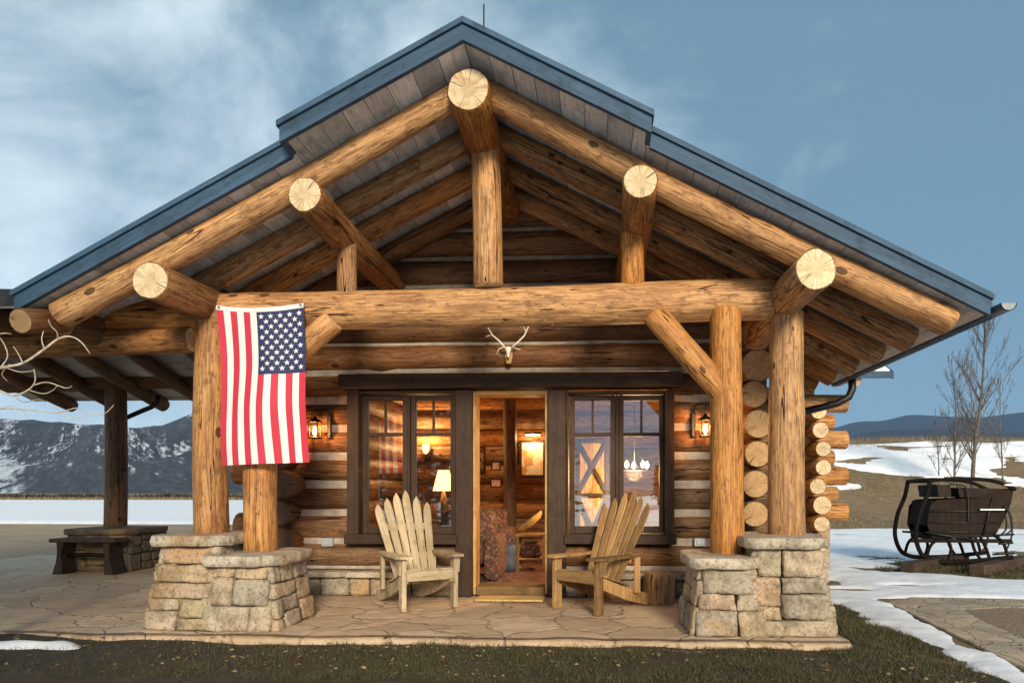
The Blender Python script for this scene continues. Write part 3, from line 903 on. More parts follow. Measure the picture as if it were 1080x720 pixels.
def warp(n, lim, p=3.2, c=0.0):
    return [c + math.copysign(abs(t) ** p * lim, t) for t in [i / n * 2 - 1 for i in range(n + 1)]]
b = MB()
xs = sorted(set(warp(150, 9000, 3.6, 5) )); ys = sorted(set(warp(170, 9000, 3.6, 20)))
b.grid(xs, ys, gz)
kind(b.build('ground', M['bank'], recalc=False))

def rng(a, e, s):
    n = max(1, int(round((e - a) / s))); return [a + (e - a) * i / n for i in range(n + 1)]
# lawn strip in front
def lawn_z(x, y):
    return gz(x, y) + .006 + .022 * fbm(x * 1.4, y * 1.4, 3) + (.06 + .035 * sstep(-2.5, -4.5, x)) * sstep(2.5, 2.0, x)
b = MB(); b.grid(rng(-9, 2.75, .08), rng(2.6, 7.4, .08), lawn_z)
kind(b.build('lawn', M['lawn'], recalc=False))
# tan gravel yard on the left and its far edge
b = MB(); b.grid(rng(-60, -2, 1.0), rng(9.0, 24.6, .6), lambda x, y: gz(x, y) + .004 + .03 * (1 - sstep(10.6, 12, y)) )
kind(b.build('gravel_yard', M['gravel'], recalc=False))
# porch floor
b = MB()
xs = rng(-9.5, 1.88, .06); ys = [5.08 + .05 * i for i in range(0, 30)] + rng(6.6, 11.2, .2)
def pf(x, y): return .010 * fbm(x * 1.6, y * 1.6, 1) + .004 * nz(x * 7, y * 7)
front = lambda x: 5.09 + .035 * nz(x * 1.7, 0, 5) + .02 * nz(x * 6, 2) + .18 * sstep(-3.6, -7, x)
ids = []
for y in ys:
    row = []
    for x in xs:
        t = (y - 5.08) / (11.2 - 5.08)
        yy = front(x) + t * (11.2 - front(x)) if x < -3.1 or y < 7.25 else min(7.25, front(x) + t * (11.2 - front(x)))
        yy = front(x) + t * (11.2 - front(x))
        row.append(b.vert((x, yy, pf(x, yy) - (.012 if y == 5.08 else 0))))
    ids.append(row)
for j in range(len(ys) - 1):
    for i in range(len(xs) - 1): b.face((ids[j][i], ids[j][i + 1], ids[j + 1][i + 1], ids[j + 1][i]), 0, True)
prev = ids[0]
for (dz, dy) in ((-.04, -.012), (-.09, -.006), (-.2, .01)):
    cur = [b.vert((x, front(x) + dy + .02 * nz(x * 5, dz * 30), dz)) for x in xs]
    for i in range(len(xs) - 1): b.face((prev[i], prev[i + 1], cur[i + 1], cur[i]), 0, True)
    prev = cur
eT = [r[-1] for r in ids]; eB = [b.vert((1.88, b.v[i].y, -.2)) for i in eT]
for i in range(len(eT) - 1): b.face((eT[i], eT[i + 1], eB[i + 1], eB[i]), 0, True)
kind(b.build('porch_floor', M['flagstone'], recalc=False))
# path on the right: flagstone border and concrete pad
def sheet(name, poly, z, mat, zfn=None, th=.05):
    b = MB(); b.prism([V((p[0], p[1], z)) for p in poly], (0, 0, -th)); return kind(b.build(name, M[mat]))
sheet('stone_path', [(2.86, 2.5), (2.95, 5.0), (3.10, 6.6), (3.2, 7.6), (3.6, 7.95), (4.4, 7.9), (6.5, 7.6), (6.5, 7.2), (4.2, 7.3), (3.74, 7.15), (3.58, 6.4), (3.45, 5.0), (3.4, 2.5)], -.108, 'pathstone')
sheet('concrete_pad', [(3.405, 2.5), (3.455, 5.0), (3.585, 6.4), (3.742, 7.145), (4.2, 7.295), (6.5, 7.195), (9, 7.0), (9, 2.5)], -.112, 'concrete')

# ---- snow: sheets that dip under the ground wherever it has melted
def near_snow(x, y):
    m = min(1.0, (x - (2.56 + .10 * nz(0, y * 1.1) + .14 * fbm(x * 3, y * 3))) * 3 if y < 7.6 else 1.0)
    # melted over the path and pad
    edge = 2.90 + .28 * sstep(5.0, 7.4, y) + .13 * fbm(x * 2.6, y * 2.6, 9)
    if y < 8.15 and x > edge - .4: m = min(m, max((edge - x) * 5, (y - 7.92 - .12 * nz(x * 1.5, 0, 3)) * 5))
    # grass patch under the sleigh
    e = math.hypot((x - 6.25) / 1.75, (y - 11.0) / 1.55) + .22 * nz(x * 1.1, y * 1.1, 2)
    m = min(m, (e - .82) * 2.2)
    e = math.hypot((x - 3.7) / 1.3, (y - 14.6) / .5) + .3 * nz(x * 1.4, y * 1.4, 7)
    m = min(m, (e - .6) * 1.2)
    e = math.hypot((x - 3.0) / .5, (y - 8.6) / .22) + .5 * nz(x * 2.4, y * 2.4, 17)
    m = min(m, (e - .6) * 1.2)
    e = math.hypot((x - 4.1) / .6, (y - 9.0) / .15) + .5 * nz(x * 2.4, y * 2.4, 27)
    m = min(m, (e - .6) * 1.2)
    m = min(m, .72 + 1.25 * fbm(x * .55, y * .75, 31, 5))
    m = min(m, (22.2 + .5 * nz(x * .5, 0, 4) - y) * .8)
    return m
def near_z(x, y):
    m = near_snow(x, y)
    return gz(x, y) + .042 * math.tanh(m * 2.2) + (.016 * fbm(x * 1.3, y * 1.3, 8) + .008 * fbm(x * 5, y * 5, 3)) * min(1, .35 + abs(m) * 2) - .006
b = MB()
b.grid(rng(2.0, 9.5, .055), [3.2 + (22.6 - 3.2) * (i / 230) ** 1.6 for i in range(231)], near_z)
b.grid(rng(9.5, 60, .8), rng(8.2, 22.4, .3), near_z)
def bank_z(x, y):
    c = (y - 32.2) / 4.6
    m = .34 - abs(c) ** 1.8 * .7 + 1.7 * fbm(x * .24, y * .5, 11, 6)
    m = min(m, (36.6 - y) * .6 + .5 * nz(x * .3, 3))
    m = min(m, (x - 9.5) * 1.0 + 2 + nz(x * .3, y * .3))
    return gz(x, y) + .10 * math.tanh(m * 1.6) - .03
b.grid(rng(7, 60, .22), rng(27.5, 37.5, .16), bank_z)
# open snow field on the left and the snow in the valley behind the photographer
b.grid(rng(-260, -1, 2.5), [24.0] + rng(24.35, 84, 1.5), lambda x, y: gz(x, y) + (.06 if y > 24.2 else -.05) + .02 * nz(x * .2, y * .2) + .02)
b.grid(rng(-120, 120, 3), rng(-120, 2.55, 1.5), lambda x, y: gz(x, y) + .05 * sstep(2.2, .5, y) + .03 * nz(x * .3, y * .3) + .0)
def corner_snow(x, y):
    e = math.hypot((x + 4.12) / .42, (y - 4.80) / .12) + .45 * nz(x * 4, y * 6, 2)
    return lawn_z(x, y) + .05 * math.tanh((.8 - e) * 1.5) + .004
b.grid(rng(-4.9, -3.4, .025), rng(4.4, 5.05, .02), corner_snow)
kind(b.build('snow', M['snow'], recalc=False))
b = MB(); b.box(-9600, 9600, -9600, 9600, -7, 1300, 0, None, 0)
hz = NT('haze'); hv = hz.n('VolumePrincipled', {'Color': (.34, .60, 1.0, 1), 'Density': .000036, 'Anisotropy': .0}); hz.t.links.new(hv.outputs[0], hz.out.inputs['Volume'])
kind(b.build('haze', hz.mat), 'stuff')

# ---- hills
def ridge(name, D0, D1, prof, mat, n, rows, rough, seed, back=1.25, zb=-2):
    """terrain rising from depth D0 to a ridge at depth D1; prof is the skyline [(x/y ratio, height/y ratio)] at D1"""
    b = MB()
    def hp(q):
        for (a, e) in zip(prof, prof[1:]):
            if q <= e[0]: return a[1] + (e[1] - a[1]) * sstep(a[0], e[0], q)
        return prof[-1][1]
    rowsl = [i / rows for i in range(rows + 1)] + [1.12, 1.3]
    ids = []
    for t in rowsl:
        y = D0 + (D1 - D0) * min(t, 1) + (D1 - D0) * max(0, t - 1) * 1.2
        row = []
        for i in range(n + 1):
            q = prof[0][0] + (prof[-1][0] - prof[0][0]) * i / n
            H = hp(q) * D1
            x = q * (D0 + (D1 - D0) * min(t, 1) * 1.0) if True else 0
            x = q * y
            k = min(t, 1) * y / D1 if t <= 1 else 1
            if t > 1: k = 1 - (t - 1) * 1.5
            sc = 6.0 / D1
            ua, wa = .8 * x + .6 * y, .8 * y - .6 * x
            f = fbm(ua * sc * 1.3, wa * sc * .22, seed, 6)
            rid = 1 - abs(noise.noise(V((ua * sc * 2.6 + .6 * nz(wa * sc, ua * sc), wa * sc * .25, seed + 5)))) * 2
            h = H * k + H * rough * (f * .6 + rid * .4) * min(1, t * 2) * (1 if t < .95 else .5)
            row.append(b.vert((x, y, zb + max(0, h) + (0 if t > 0 else -3))))
        ids.append(row)
    for j in range(len(ids) - 1):
        for i in range(n): b.face((ids[j][i], ids[j][i + 1], ids[j + 1][i + 1], ids[j + 1][i]), 0, True)
    return kind(b.build(name, M[mat], recalc=False))
ridge('hills', 260, 1500, [(-1.9, .10), (-1.05, .112), (-.86, .108), (-.80, .103), (-.72, .098), (-.70, .092), (-.66, .096), (-.60, .118), (-.55, .125), (-.3, .12), (0, .05)], 'hill', 420, 50, .20, 3)
ridge('mountains', 2600, 4200, [(-.1, .06), (.34, .074), (.42, .085), (.50, .088), (.56, .080), (.64, .086), (.8, .10), (1.2, .09)], 'farhill', 160, 30, .09, 9)
ridge('mountains', 4600, 7200, [(-.1, .08), (.30, .082), (.40, .100), (.46, .108), (.54, .104), (.62, .112), (.75, .118), (1.2, .10)], 'farhill', 140, 26, .06, 21)

# ------------------------------------------------------------------ plants
def blades_mat(name, a, b_, c):
    t = NT(name); rn = t.attr('rnd', 'Fac')
    col = t.mix(t.mr(rn, 0, .5), a, b_); col = t.mix(t.mr(rn, .55, 1), col, c)
    return t.bsdf(col, .8)
M['blade'] = blades_mat('short_grass', (.030, .035, .011), (.050, .052, .018), (.13, .095, .045))
M['dryblade'] = blades_mat('dry_grass', (.13, .085, .035), (.20, .145, .065), (.30, .225, .11))
M['brush'] = blades_mat('dark_brush', (.012, .016, .012), (.028, .03, .022), (.07, .055, .04))
def blade(b, x, y, z, h, w, lean=.5):
    a = random.random() * 6.28; l = random.random() * lean * h; c, s = math.cos(a) * w, math.sin(a) * w
    e = random.random() * 6.28; rn = random.random()
    i = b.vert((x - c, y - s, z), None, rn); j = b.vert((x + c, y + s, z), None, rn); k = b.vert((x + math.cos(e) * l, y + math.sin(e) * l, z + h), None, rn)
    b.face((i, j, k))
g = MB()
for _ in range(60000):
    x, y = random.uniform(-4.4, 2.62), random.uniform(4.1, 5.10)
    dens = sstep(-2.9, -1.9, x + .6 * nz(x * 1.5, y * 2)) * .8 + .16
    dens *= .35 + .8 * sstep(-.25, .25, fbm(x * 1.2, y * 2, 6))
    if random.random() > dens: continue
    blade(g, x, y, lawn_z(x, y), random.uniform(.012, .04) * (.5 + .9 * sstep(-.3, .3, fbm(x * 3, y * 3, 16))), .0022, 1.6)
for _ in range(9000):
    x, y = random.uniform(2.0, 2.62), random.uniform(5.05, 7.4)
    blade(g, x, y, lawn_z(x, y), random.uniform(.02, .045), .0025, 1.2)
for _ in range(16000):
    x, y = random.uniform(4.4, 8.4), random.uniform(9.3, 12.7)
    if near_snow(x, y) > -.02: continue
    blade(g, x, y, gz(x, y), random.uniform(.03, .09), .005, 1.2)
kind(g.build('grass', M['blade'], recalc=False), 'stuff')
g = MB()
for _ in range(900):
    x, y = random.uniform(-4.4, 2.55), random.uniform(4.15, 5.04)
    if random.random() > .35 + .6 * sstep(-.2, .4, fbm(x * 1.1, y * 1.6, 44)): continue
    z = lawn_z(x, y) + random.uniform(.008, .03); a = random.random() * 6.28; l = random.uniform(.008, .024); w_ = l * random.uniform(.3, .6); rn = random.random()
    ca, sa = math.cos(a), math.sin(a)
    q_ = [V((x + ca * l, y + sa * l, z + random.uniform(-.006, .01))), V((x - sa * w_, y + ca * w_, z + random.uniform(-.003, .012))), V((x - ca * l, y - sa * l, z + random.uniform(-.006, .01))), V((x + sa * w_, y - ca * w_, z))]
    g.face([g.vert(p_, None, rn) for p_ in q_])
M['litter'] = blades_mat('leaf_litter', (.10, .055, .022), (.20, .12, .05), (.32, .23, .12))
kind(g.build('leaf_litter', M['litter'], recalc=False), 'stuff')
g = MB()
for _ in range(26000):
    x, y = random.uniform(6.5, 34), random.uniform(22.4, 41)
    c = fbm(x * .45, y * .45, 13)
    near_edge = 1 if y > 35.6 else 0
    if not near_edge and (c < .12 or bank_z(x, y) > gz(x, y) - .0): continue
    if near_edge and c < -.15: continue
    blade(g, x, y, gz(x, y) - .01, random.uniform(.08, .24) * (1.6 if near_edge else 1), .012, .9)
kind(g.build('dry_grass', M['dryblade'], recalc=False), 'stuff')
g = MB()
for _ in range(16000):
    x, y = random.uniform(-130, -20), random.uniform(85, 104)
    k = sstep(-.2, .3, fbm(x * .15, y * .15, 4))
    blade(g, x, y, gz(x, y), random.uniform(.2, 1.0) * (.12 + .88 * k), random.uniform(.08, .22), 1.4)
kind(g.build('brush', M['brush'], recalc=False), 'stuff')
g = MB()
for _ in range(9000):
    x, y = random.uniform(-120, -18), random.uniform(80, 86)
    blade(g, x, y, gz(x, y), random.uniform(.2, .55), random.uniform(.03, .06), .5)
kind(g.build('straw_grass', M['dryblade'], recalc=False), 'stuff')

def grow(b, p, d, L, r, lvl, up=.25, spread=.55, kids=(5, 8), rmin=.004, mx=3):
    n = max(4, int(L / .25)); pts = [V(p)]; rad = [r]
    d = V(d).normalized(); q = V(p)
    for i in range(1, n + 1):
        d = (d + V((random.gauss(0, .05), random.gauss(0, .05), up * .12))).normalized()
        q = q + d * (L / n); pts.append(q.copy()); rad.append(max(rmin, r * (1 - .85 * i / n)))
    b.tube(pts, rad, 6 if lvl == 0 else 4, 0, True)
    if lvl >= mx: return
    for _ in range(random.randint(*kids)):
        t = random.uniform(.18 if lvl == 0 else .15, .97); i = min(n - 1, int(t * n))
        base = pts[i].lerp(pts[i + 1], t * n - i)
        dd = (pts[i + 1] - pts[i]).normalized()
        a = random.random() * 6.28; s = V((math.cos(a), math.sin(a), random.uniform(-.05, .5)))
        nd = (dd * (1 - spread) + s * spread + V((0, 0, up))).normalized()
        grow(b, base, nd, L * random.uniform(.28, .48) * (1 - .45 * t), rad[i] * .55, lvl + 1, up, spread, kids if lvl > 0 else (kids[0], kids[1]), rmin, mx)

def aspen(u, vb, H, y, r, label, seed, kids):
    random.seed(seed)
    x = at(u, 500, y).x; z = gz(x, y)
    t = thing('bare_tree', label, 'tree', (x, y, z), 0, 'bare aspens beyond the sleigh')
    b = MB(); n = 14; pts = []; rad = []; q = V((x, y, z - .1)); d = V((0, 0, 1))
    for i in range(n + 1):
        pts.append(q.copy()); rad.append(max(.012, r * (1 - .85 * i / n)))
        d = (d + V((random.gauss(0, .035), random.gauss(0, .035), .1))).normalized(); q = q + d * (H / n)
    b.tube(pts, rad, 8); b.build('trunk', M['bark'], t)
    c = MB()
    for k in range(kids):
        f = random.uniform(.12, .98); i = min(n - 1, int(f * n)); base = pts[i].lerp(pts[i + 1], f * n - i)
        a = random.random() * 6.28
        nd = V((math.cos(a) * .5, math.sin(a) * .5, random.uniform(.7, 1.2))).normalized()
        grow(c, base, nd, H * random.uniform(.26, .44) * (1.1 - .8 * f), rad[i] * .36, 1, .28, .38, (5, 8), .0035, 3)
    c.build('crown', M['bark'], t)
aspen(1026, 500, 7.6, 27.5, .085, 'tallest bare tree behind the sleigh, one straight trunk', 5, 46)
aspen(1007, 500, 5.2, 27.2, .05, 'shorter bare tree just left of the tallest one behind the sleigh', 9, 26)
aspen(1058, 500, 4.6, 28.5, .035, 'thin bare sapling right of the tallest tree, above the sleigh seat', 12, 13)
aspen(990, 500, 3.4, 27.8, .03, 'smallest bare sapling, leftmost of the trees behind the sleigh', 14, 9)

random.seed(21)
# twiggy bush reaching in from the left
YT = 4.25
tx = at(-70, 500, YT).x
tw = thing('bare_twig_tree', 'pale bare twigs reaching in at the left edge under the covered walk eave', 'tree', (tx, YT, gz(tx, YT)))
b = MB(); b.tube([(tx, YT, gz(tx, YT) - .05), (tx + .04, YT + .02, .7), (tx - .02, YT, 1.3), (tx + .05, YT - .03, 1.9), (tx, YT, 2.5)], [.05, .042, .035, .028, .012], 8)
b.build('trunk', M['palebark'], tw)
b = MB()
def pxp(pts, r0, r1, jy=.0):
    P = [at(u, v, YT + jy * i) for i, (u, v) in enumerate(pts)]
    # smooth (Catmull-Rom)
    o = []
    for i in range(len(P) - 1):
        p0, p1, p2, p3 = P[max(0, i - 1)], P[i], P[i + 1], P[min(len(P) - 1, i + 2)]
        for k in range(4):
            t = k / 4
            o.append(.5 * ((2 * p1) + (p2 - p0) * t + (2 * p0 - 5 * p1 + 4 * p2 - p3) * t * t + (3 * p1 - p0 - 3 * p2 + p3) * t ** 3))
    o.append(P[-1])
    n = len(o) - 1
    b.tube(o, [r0 + (r1 - r0) * i / n for i in range(n + 1)], 6)
for pts, r0, r1, jy in (
    (((-70, 400), (-30, 398), (0, 388), (24, 383), (47, 368), (62, 357), (75, 355), (86, 361), (95, 373)), .016, .004, .02),
    (((47, 368), (44, 358), (46, 349)), .006, .003, .03), (((61, 357), (60, 350), (54, 344), (51, 337)), .006, .003, -.03),
    (((24, 383), (20, 374), (14, 365)), .006, .003, .04), (((5, 387), (20, 392), (34, 391), (36, 389)), .006, .003, .05),
    (((-70, 430), (-25, 402), (0, 412), (15, 417), (30, 411), (37, 402), (36, 390)), .012, .004, -.02),
    (((36, 406), (50, 403), (69, 409), (76, 407)), .006, .003, .03), (((30, 411), (45, 415), (55, 412), (60, 407)), .005, .003, -.04),
    (((15, 417), (25, 424), (40, 421), (48, 424)), .005, .0025, .03), (((-70, 440), (-20, 436), (0, 431), (30, 432), (60, 435), (82, 430), (95, 437), (110, 436), (120, 427)), .008, .0025, .03),
    (((60, 435), (75, 441), (88, 440), (96, 446)), .004, .002, .02), (((0, 388), (8, 376), (4, 362), (-4, 352)), .007, .003, .03),
    (((-70, 380), (-20, 362), (0, 352), (12, 352)), .010, .003, .02), (((0, 431), (14, 428), (24, 433), (30, 440)), .004, .002, .02), (((10, 384), (2, 394), (8, 402)), .004, .002, .02)):
    pxp(pts, r0 * .72, r1 * .8, jy)
b.build('branch', M['palebark'], tw)

# conifers behind the photographer: far wood mirrored in the panes, near row added for shade
g = MB()
for k in range(34):
    if k < 26: x, y = random.uniform(-34, 30), random.uniform(-46, -30); H = random.uniform(2.5, 4.6)
    else: x, y = -7.4 + (k - 26) * .84 + random.uniform(-.3, .3), -7.5 - random.uniform(0, 2); H = random.uniform(8.6, 10.5)  # tall near row, unseen, placed to shade the covered walk on the left
    g.tube([(x, y, 0), (x, y, H)], [.16, .02], 6, 1)
    for j in range(420 if k < 26 else 1500):
        f = random.random() ** .8; z = .6 + f * (H - .6); rr = (1 - f) * H * .17 + .1; a = random.random() * 6.28
        q = random.uniform(.4, 1); s = .3
        c0 = V((x + math.cos(a) * rr * q, y + math.sin(a) * rr * q, z - rr * q * .35)); rn = random.random()
        i = [g.vert(c0 + V((random.uniform(-s, s), random.uniform(-s, s), random.uniform(-.12, .12))), None, rn) for _ in range(3)]
        g.face(i)
M['needle'] = blades_mat('conifer_needles', (.02, .035, .022), (.03, .05, .03), (.05, .06, .035))
kind(g.build('conifers_and_shade_row', [M['needle'], M['bark']], recalc=False), 'stuff')
# ------------------------------------------------------------------ THINGS ON THE PORCH
# --- ski-back chair, built facing -y
def make_chair(label):
    t = thing('ski_chair', label, 'chair', (0, 0, 0), 0, 'chairs either side of the door', local=True)
    X = V((1, 0, 0))
    for s in (-1, 1):
        b = MB(); b.box(s * .25 - .022, s * .25 + .022, -.045, .045, 0, .475, 0, None, .005); b.build('front_leg', M['silver'], t)
        b = MB()
        # rail that runs from under the seat front down to the ground at the back
        prof = [(-.02, .25), (-.02, .355), (.42, .20), (.86, .085), (.90, .0), (.74, .0), (.42, .085)]
        b.prism([V((s * .215 - .012, p[0], p[1])) for p in prof], (.024, 0, 0)); b.build('side_rail', M['silver'], t)
        b = MB()
        pl = [(-.10, .07), (-.09, -.055), (.02, -.07), (.40, -.055), (.62, -.02), (.62, .035), (.3, .055), (.05, .075)]
        b.prism([V((s * (.255 - p[1] * .95), p[0], .478)) for p in pl], (0, 0, .024)); b.build('armrest', M['silver'], t)
        b = MB(); b.prism([V((s * .25 - .01 + s * .034, y, z)) for y, z in ((-.03, .477), (.09, .477), (.03, .38), (-.02, .33))], (.02, 0, 0)); b.build('arm_bracket', M['silver'], t)
        b = MB(); b.box(s * .262 - .016, s * .262 + .016, .52, .58, .14, .476, 0, None, .004); b.build('rear_support', M['silver'], t)
    b = MB(); b.box(-.226, .226, -.045, -.022, .27, .36, 0, None, .004); b.build('front_apron', M['silver'], t)
    b = MB()
    for i in range(6):
        y = -.02 + i * .083; z = .358 - i * .0265
        Mx = Matrix.Translation((0, y, z)) @ Matrix.Rotation(R(-17.5), 4, 'X')
        b.box(-.24, .24, 0, .076, 0, .019, 0, Mx, .004)
    b.build('seat', M['silver'], t)
    tilt = R(29)
    hts = [.86, .93, .99, 1.02, .95, .88]
    for i in range(6):
        f = (i - 2.5) / 2.5
        b = MB(); L = hts[i]; n = 20; x0 = f * .165; lean = f * .095
        rings = []; off = random.random() * 30; rn = random.random()
        for k in range(n + 1):
            q = k / n; s = q * L
            w = .031 + .013 * q
            if q > .80: w *= math.sqrt(max(0.0, 1 - ((q - .80) / .2) ** 2.2)) * .93 + .07
            z0 = s * math.cos(tilt); y0 = .32 + s * math.sin(tilt)
            up = max(0, q - .84) ** 2 * -2.2          # ski tip curls forward
            c = V((x0 + lean * q, y0 + up * .35, .20 + z0))
            c.z -= 0
            nrm = V((0, -math.cos(tilt), math.sin(tilt)))
            ring = []
            for (sx, sn) in ((-1, .35), (-.8, 1), (.8, 1), (1, .35), (1, -.6), (-1, -.6)):
                ring.append(b.vert(c + X * (sx * w) + nrm * (sn * .009), (sx * w, sn * .009, s + off), rn))
            rings.append(ring)
        for k in range(n):
            for j in range(6): b.face((rings[k][j], rings[k][(j + 1) % 6], rings[k + 1][(j + 1) % 6], rings[k + 1][j]), 0)
        b.face(rings[0]); b.face(rings[-1])
        b.build('back_ski', M['silver'], t)
    for (s, w) in ((.30, .18), (.62, .20)):
        b = MB(); Mx = Matrix.Translation((0, .32 + s * math.sin(tilt) + .022, .20 + s * math.cos(tilt) - .01)) @ Matrix.Rotation(-tilt, 4, 'X')
        b.box(-w - .06, w + .06, -.008, .014, -.035, .035, 0, Mx, .004); b.build('back_rail', M['silver'], t)
    return t
chair = make_chair('pale silvered wooden chair with ski-shaped back slats, left of the open door')
chair.location = (-1.52, 6.23, .006); chair.rotation_euler = (0, 0, R(35))
c2 = dup(chair, (-.15, 6.16, .006), R(-40), 'weathered brown wooden chair with ski-shaped back slats, right of the open door')
for ch in c2.children:
    for sl in ch.material_slots:
        sl.link = 'OBJECT'; sl.material = M['brownwood']

# --- stump
q = ong(695, 636, 0.0)
b = MB(); b.log((q.x, q.y, .0), (q.x + .01, q.y, .30), .152, .142, n=26, bend=.0, rough=.09, seg=8)
tag(b.build('stump', [M['post'], M['end_brown']], origin=(q.x, q.y, 0)), 'short sawn log stump standing between the brown chair and the right pier', 'stump')

# --- doormat
b = MB()
p = ong(504, 630.5, .012); w = 70 * 6.95 / 720
b.box(p.x, p.x + w, 6.66, 6.955, .010, .03, 0, None, .006)
tag(b.build('doormat', M['mat'], origin=(p.x + w / 2, 6.87, 0)), 'narrow straw coloured mat lying before the open doorway', 'doormat')

# --- flag
YFL = 5.50
A, B_, Cc, D_ = at(228, 326, YFL), at(319, 323, YFL), at(326, 487, YFL), at(234, 491, YFL)
fl = thing('flag', 'large red white and blue striped flag with white stars hanging down from the porch beam', 'flag', ((A.x + B_.x) / 2, YFL, A.z))
def fp(s, t):
    p = A.lerp(B_, s).lerp(D_.lerp(Cc, s), t)
    sag = -.030 * math.sin(math.pi * s) * (1 - t) ** 2
    y = .030 * math.sin(s * 7.5 + t * 1.2 + .5) * (.25 + t) + .016 * math.sin(t * 5 + s * 2.2) + .010 * math.sin(s * 17 + t * 2.5) * t + .012 * nz(s * 3, t * 4, 1)
    p = p + V((.008 * math.sin(t * 6), y - .015 * t, sag))
    return p
b = MB(); nx, ny = 13 * 4, 90
ids = [[b.vert(fp(i / nx, j / ny)) for i in range(nx + 1)] for j in range(ny + 1)]
for j in range(ny):
    for i in range(nx):
        st = i // 4
        m = 2 if (st >= 6 and j < ny * .42) else (0 if st % 2 == 0 else 1)
        b.face((ids[j][i], ids[j][i + 1], ids[j + 1][i + 1], ids[j + 1][i]), m, True)
b.build('flag_cloth', [M['red'], M['white'], M['navy']], fl, recalc=False)
b = MB()
def fn(s, t):
    e = .004
    return (fp(s + e, t) - fp(s - e, t)).cross(fp(s, t + e) - fp(s, t - e)).normalized()
c0, c1, r1 = 6 / 13, 1.0, .42
for rI in range(11):
    cols = [1, 3, 5, 7, 9] if rI % 2 == 0 else [2, 4, 6, 8]
    for cI in cols:
        s0 = c0 + (c1 - c0) * cI / 10; t0 = r1 * (rI + 1) / 12
        nn = fn(s0, t0)
        if nn.y > 0: nn = -nn
        W = (B_ - A).length; H = (D_ - A).length
        ctr = b.vert(fp(s0, t0) + nn * .0025); ring = []
        for k in range(10):
            a = math.pi / 2 + k * math.pi / 5 + math.pi; rr = .0255 if k % 2 == 0 else .0105
            s, t = s0 + math.cos(a) * rr / W, t0 + math.sin(a) * rr / H
            ring.append(b.vert(fp(s, t) + nn * .0025))
        for k in range(10): b.face((ctr, ring[k], ring[(k + 1) % 10]))
b.build('stars', M['star'], fl)
b = MB()
top = [[b.vert(fp(i / 30, 0) + V((0, dy, dz))) for i in range(31)] for (dy, dz) in ((-.003, -.004), (-.003, .032), (.004, .032), (.004, -.004))]
for k in range(4):
    for i in range(30): b.face((top[k][i], top[k][i + 1], top[(k + 1) % 4][i + 1], top[(k + 1) % 4][i]))
b.face([r_[0] for r_ in top]); b.face([r_[-1] for r_ in top])
b.build('header_band', M['white'], fl)
for s in (.03, .97):
    b = MB(); p = fp(s, 0) + V((0, -.006, .016))
    b.tube([p + V((math.cos(a) * .009, 0, math.sin(a) * .009)) for a in [2 * math.pi * i / 12 for i in range(13)]], .003, 6, 0, False)
    b.tube([p, p + V((0, .01, .03)), p + V((0, .03, .055))], .0022, 6)
    b.build('grommet', M['gutter'], fl)

# --- wall lanterns
def lantern(u, v, label, side):
    p = at(u, v, 6.90)
    t = thing('wall_lantern', label, 'lantern', (p.x, 6.9, p.z), 0, 'lanterns on the cabin front')
    w, h = .042, .075
    b = MB()
    for sx in (-1, 1):
        for sy in (-1, 1): b.box(p.x + sx * w - .005, p.x + sx * w + .005, 6.9 + sy * w - .005, 6.9 + sy * w + .005, p.z - h, p.z + h, 0, None, .001)
    b.box(p.x - w - .012, p.x + w + .012, 6.9 - w - .012, 6.9 + w + .012, p.z - h - .016, p.z - h - .001, 0, None, .003)
    for sx in (-1, 1): b.box(p.x + sx * w - .003, p.x + sx * w + .003, 6.9 - w + .006, 6.9 + w - .006, p.z - .003, p.z + .003, 0, None, .001)
    b.box(p.x - w + .006, p.x + w - .006, 6.9 - w - .003, 6.9 - w + .003, p.z + .03, p.z + .036, 0, None, .001)
    b.build('cage', M['metal'], t)
    b = MB(); b.lathe([(w + .04, h + .001), (w + .035, h + .01), (.022, h + .045), (.014, h + .065), (.0, h + .068)], (p.x, 6.9, p.z), 4, 0, False); b.build('roof_cap', M['metal'], t)
    b = MB(); b.lathe([(.004, -.05), (.019, -.03), (.023, -.008), (.016, .02), (.003, .045)], (p.x, 6.9, p.z - .01), 12); b.build('flame', M['flame'], t)
    b = MB(); bx = p.x + side * .10
    b.box(bx - .02, bx + .02, 7.02, 7.06, p.z - .08, p.z + .17, 0, None, .006)
    b.tube([(bx, 7.03, p.z + .16), (bx, 6.95, p.z + .23), (p.x + side * .03, 6.91, p.z + .25), (p.x, 6.9, p.z + .225), (p.x, 6.9, p.z + .19)], .008, 8)
    b.build('bracket', M['metal'], t)
    return p
lanL = lantern(332, 453, 'black iron wall lantern with orange flame, between the flag and the left window', 1)
lanR = lantern(744, 451, 'black iron wall lantern with orange flame, between the right window and the post', -1)

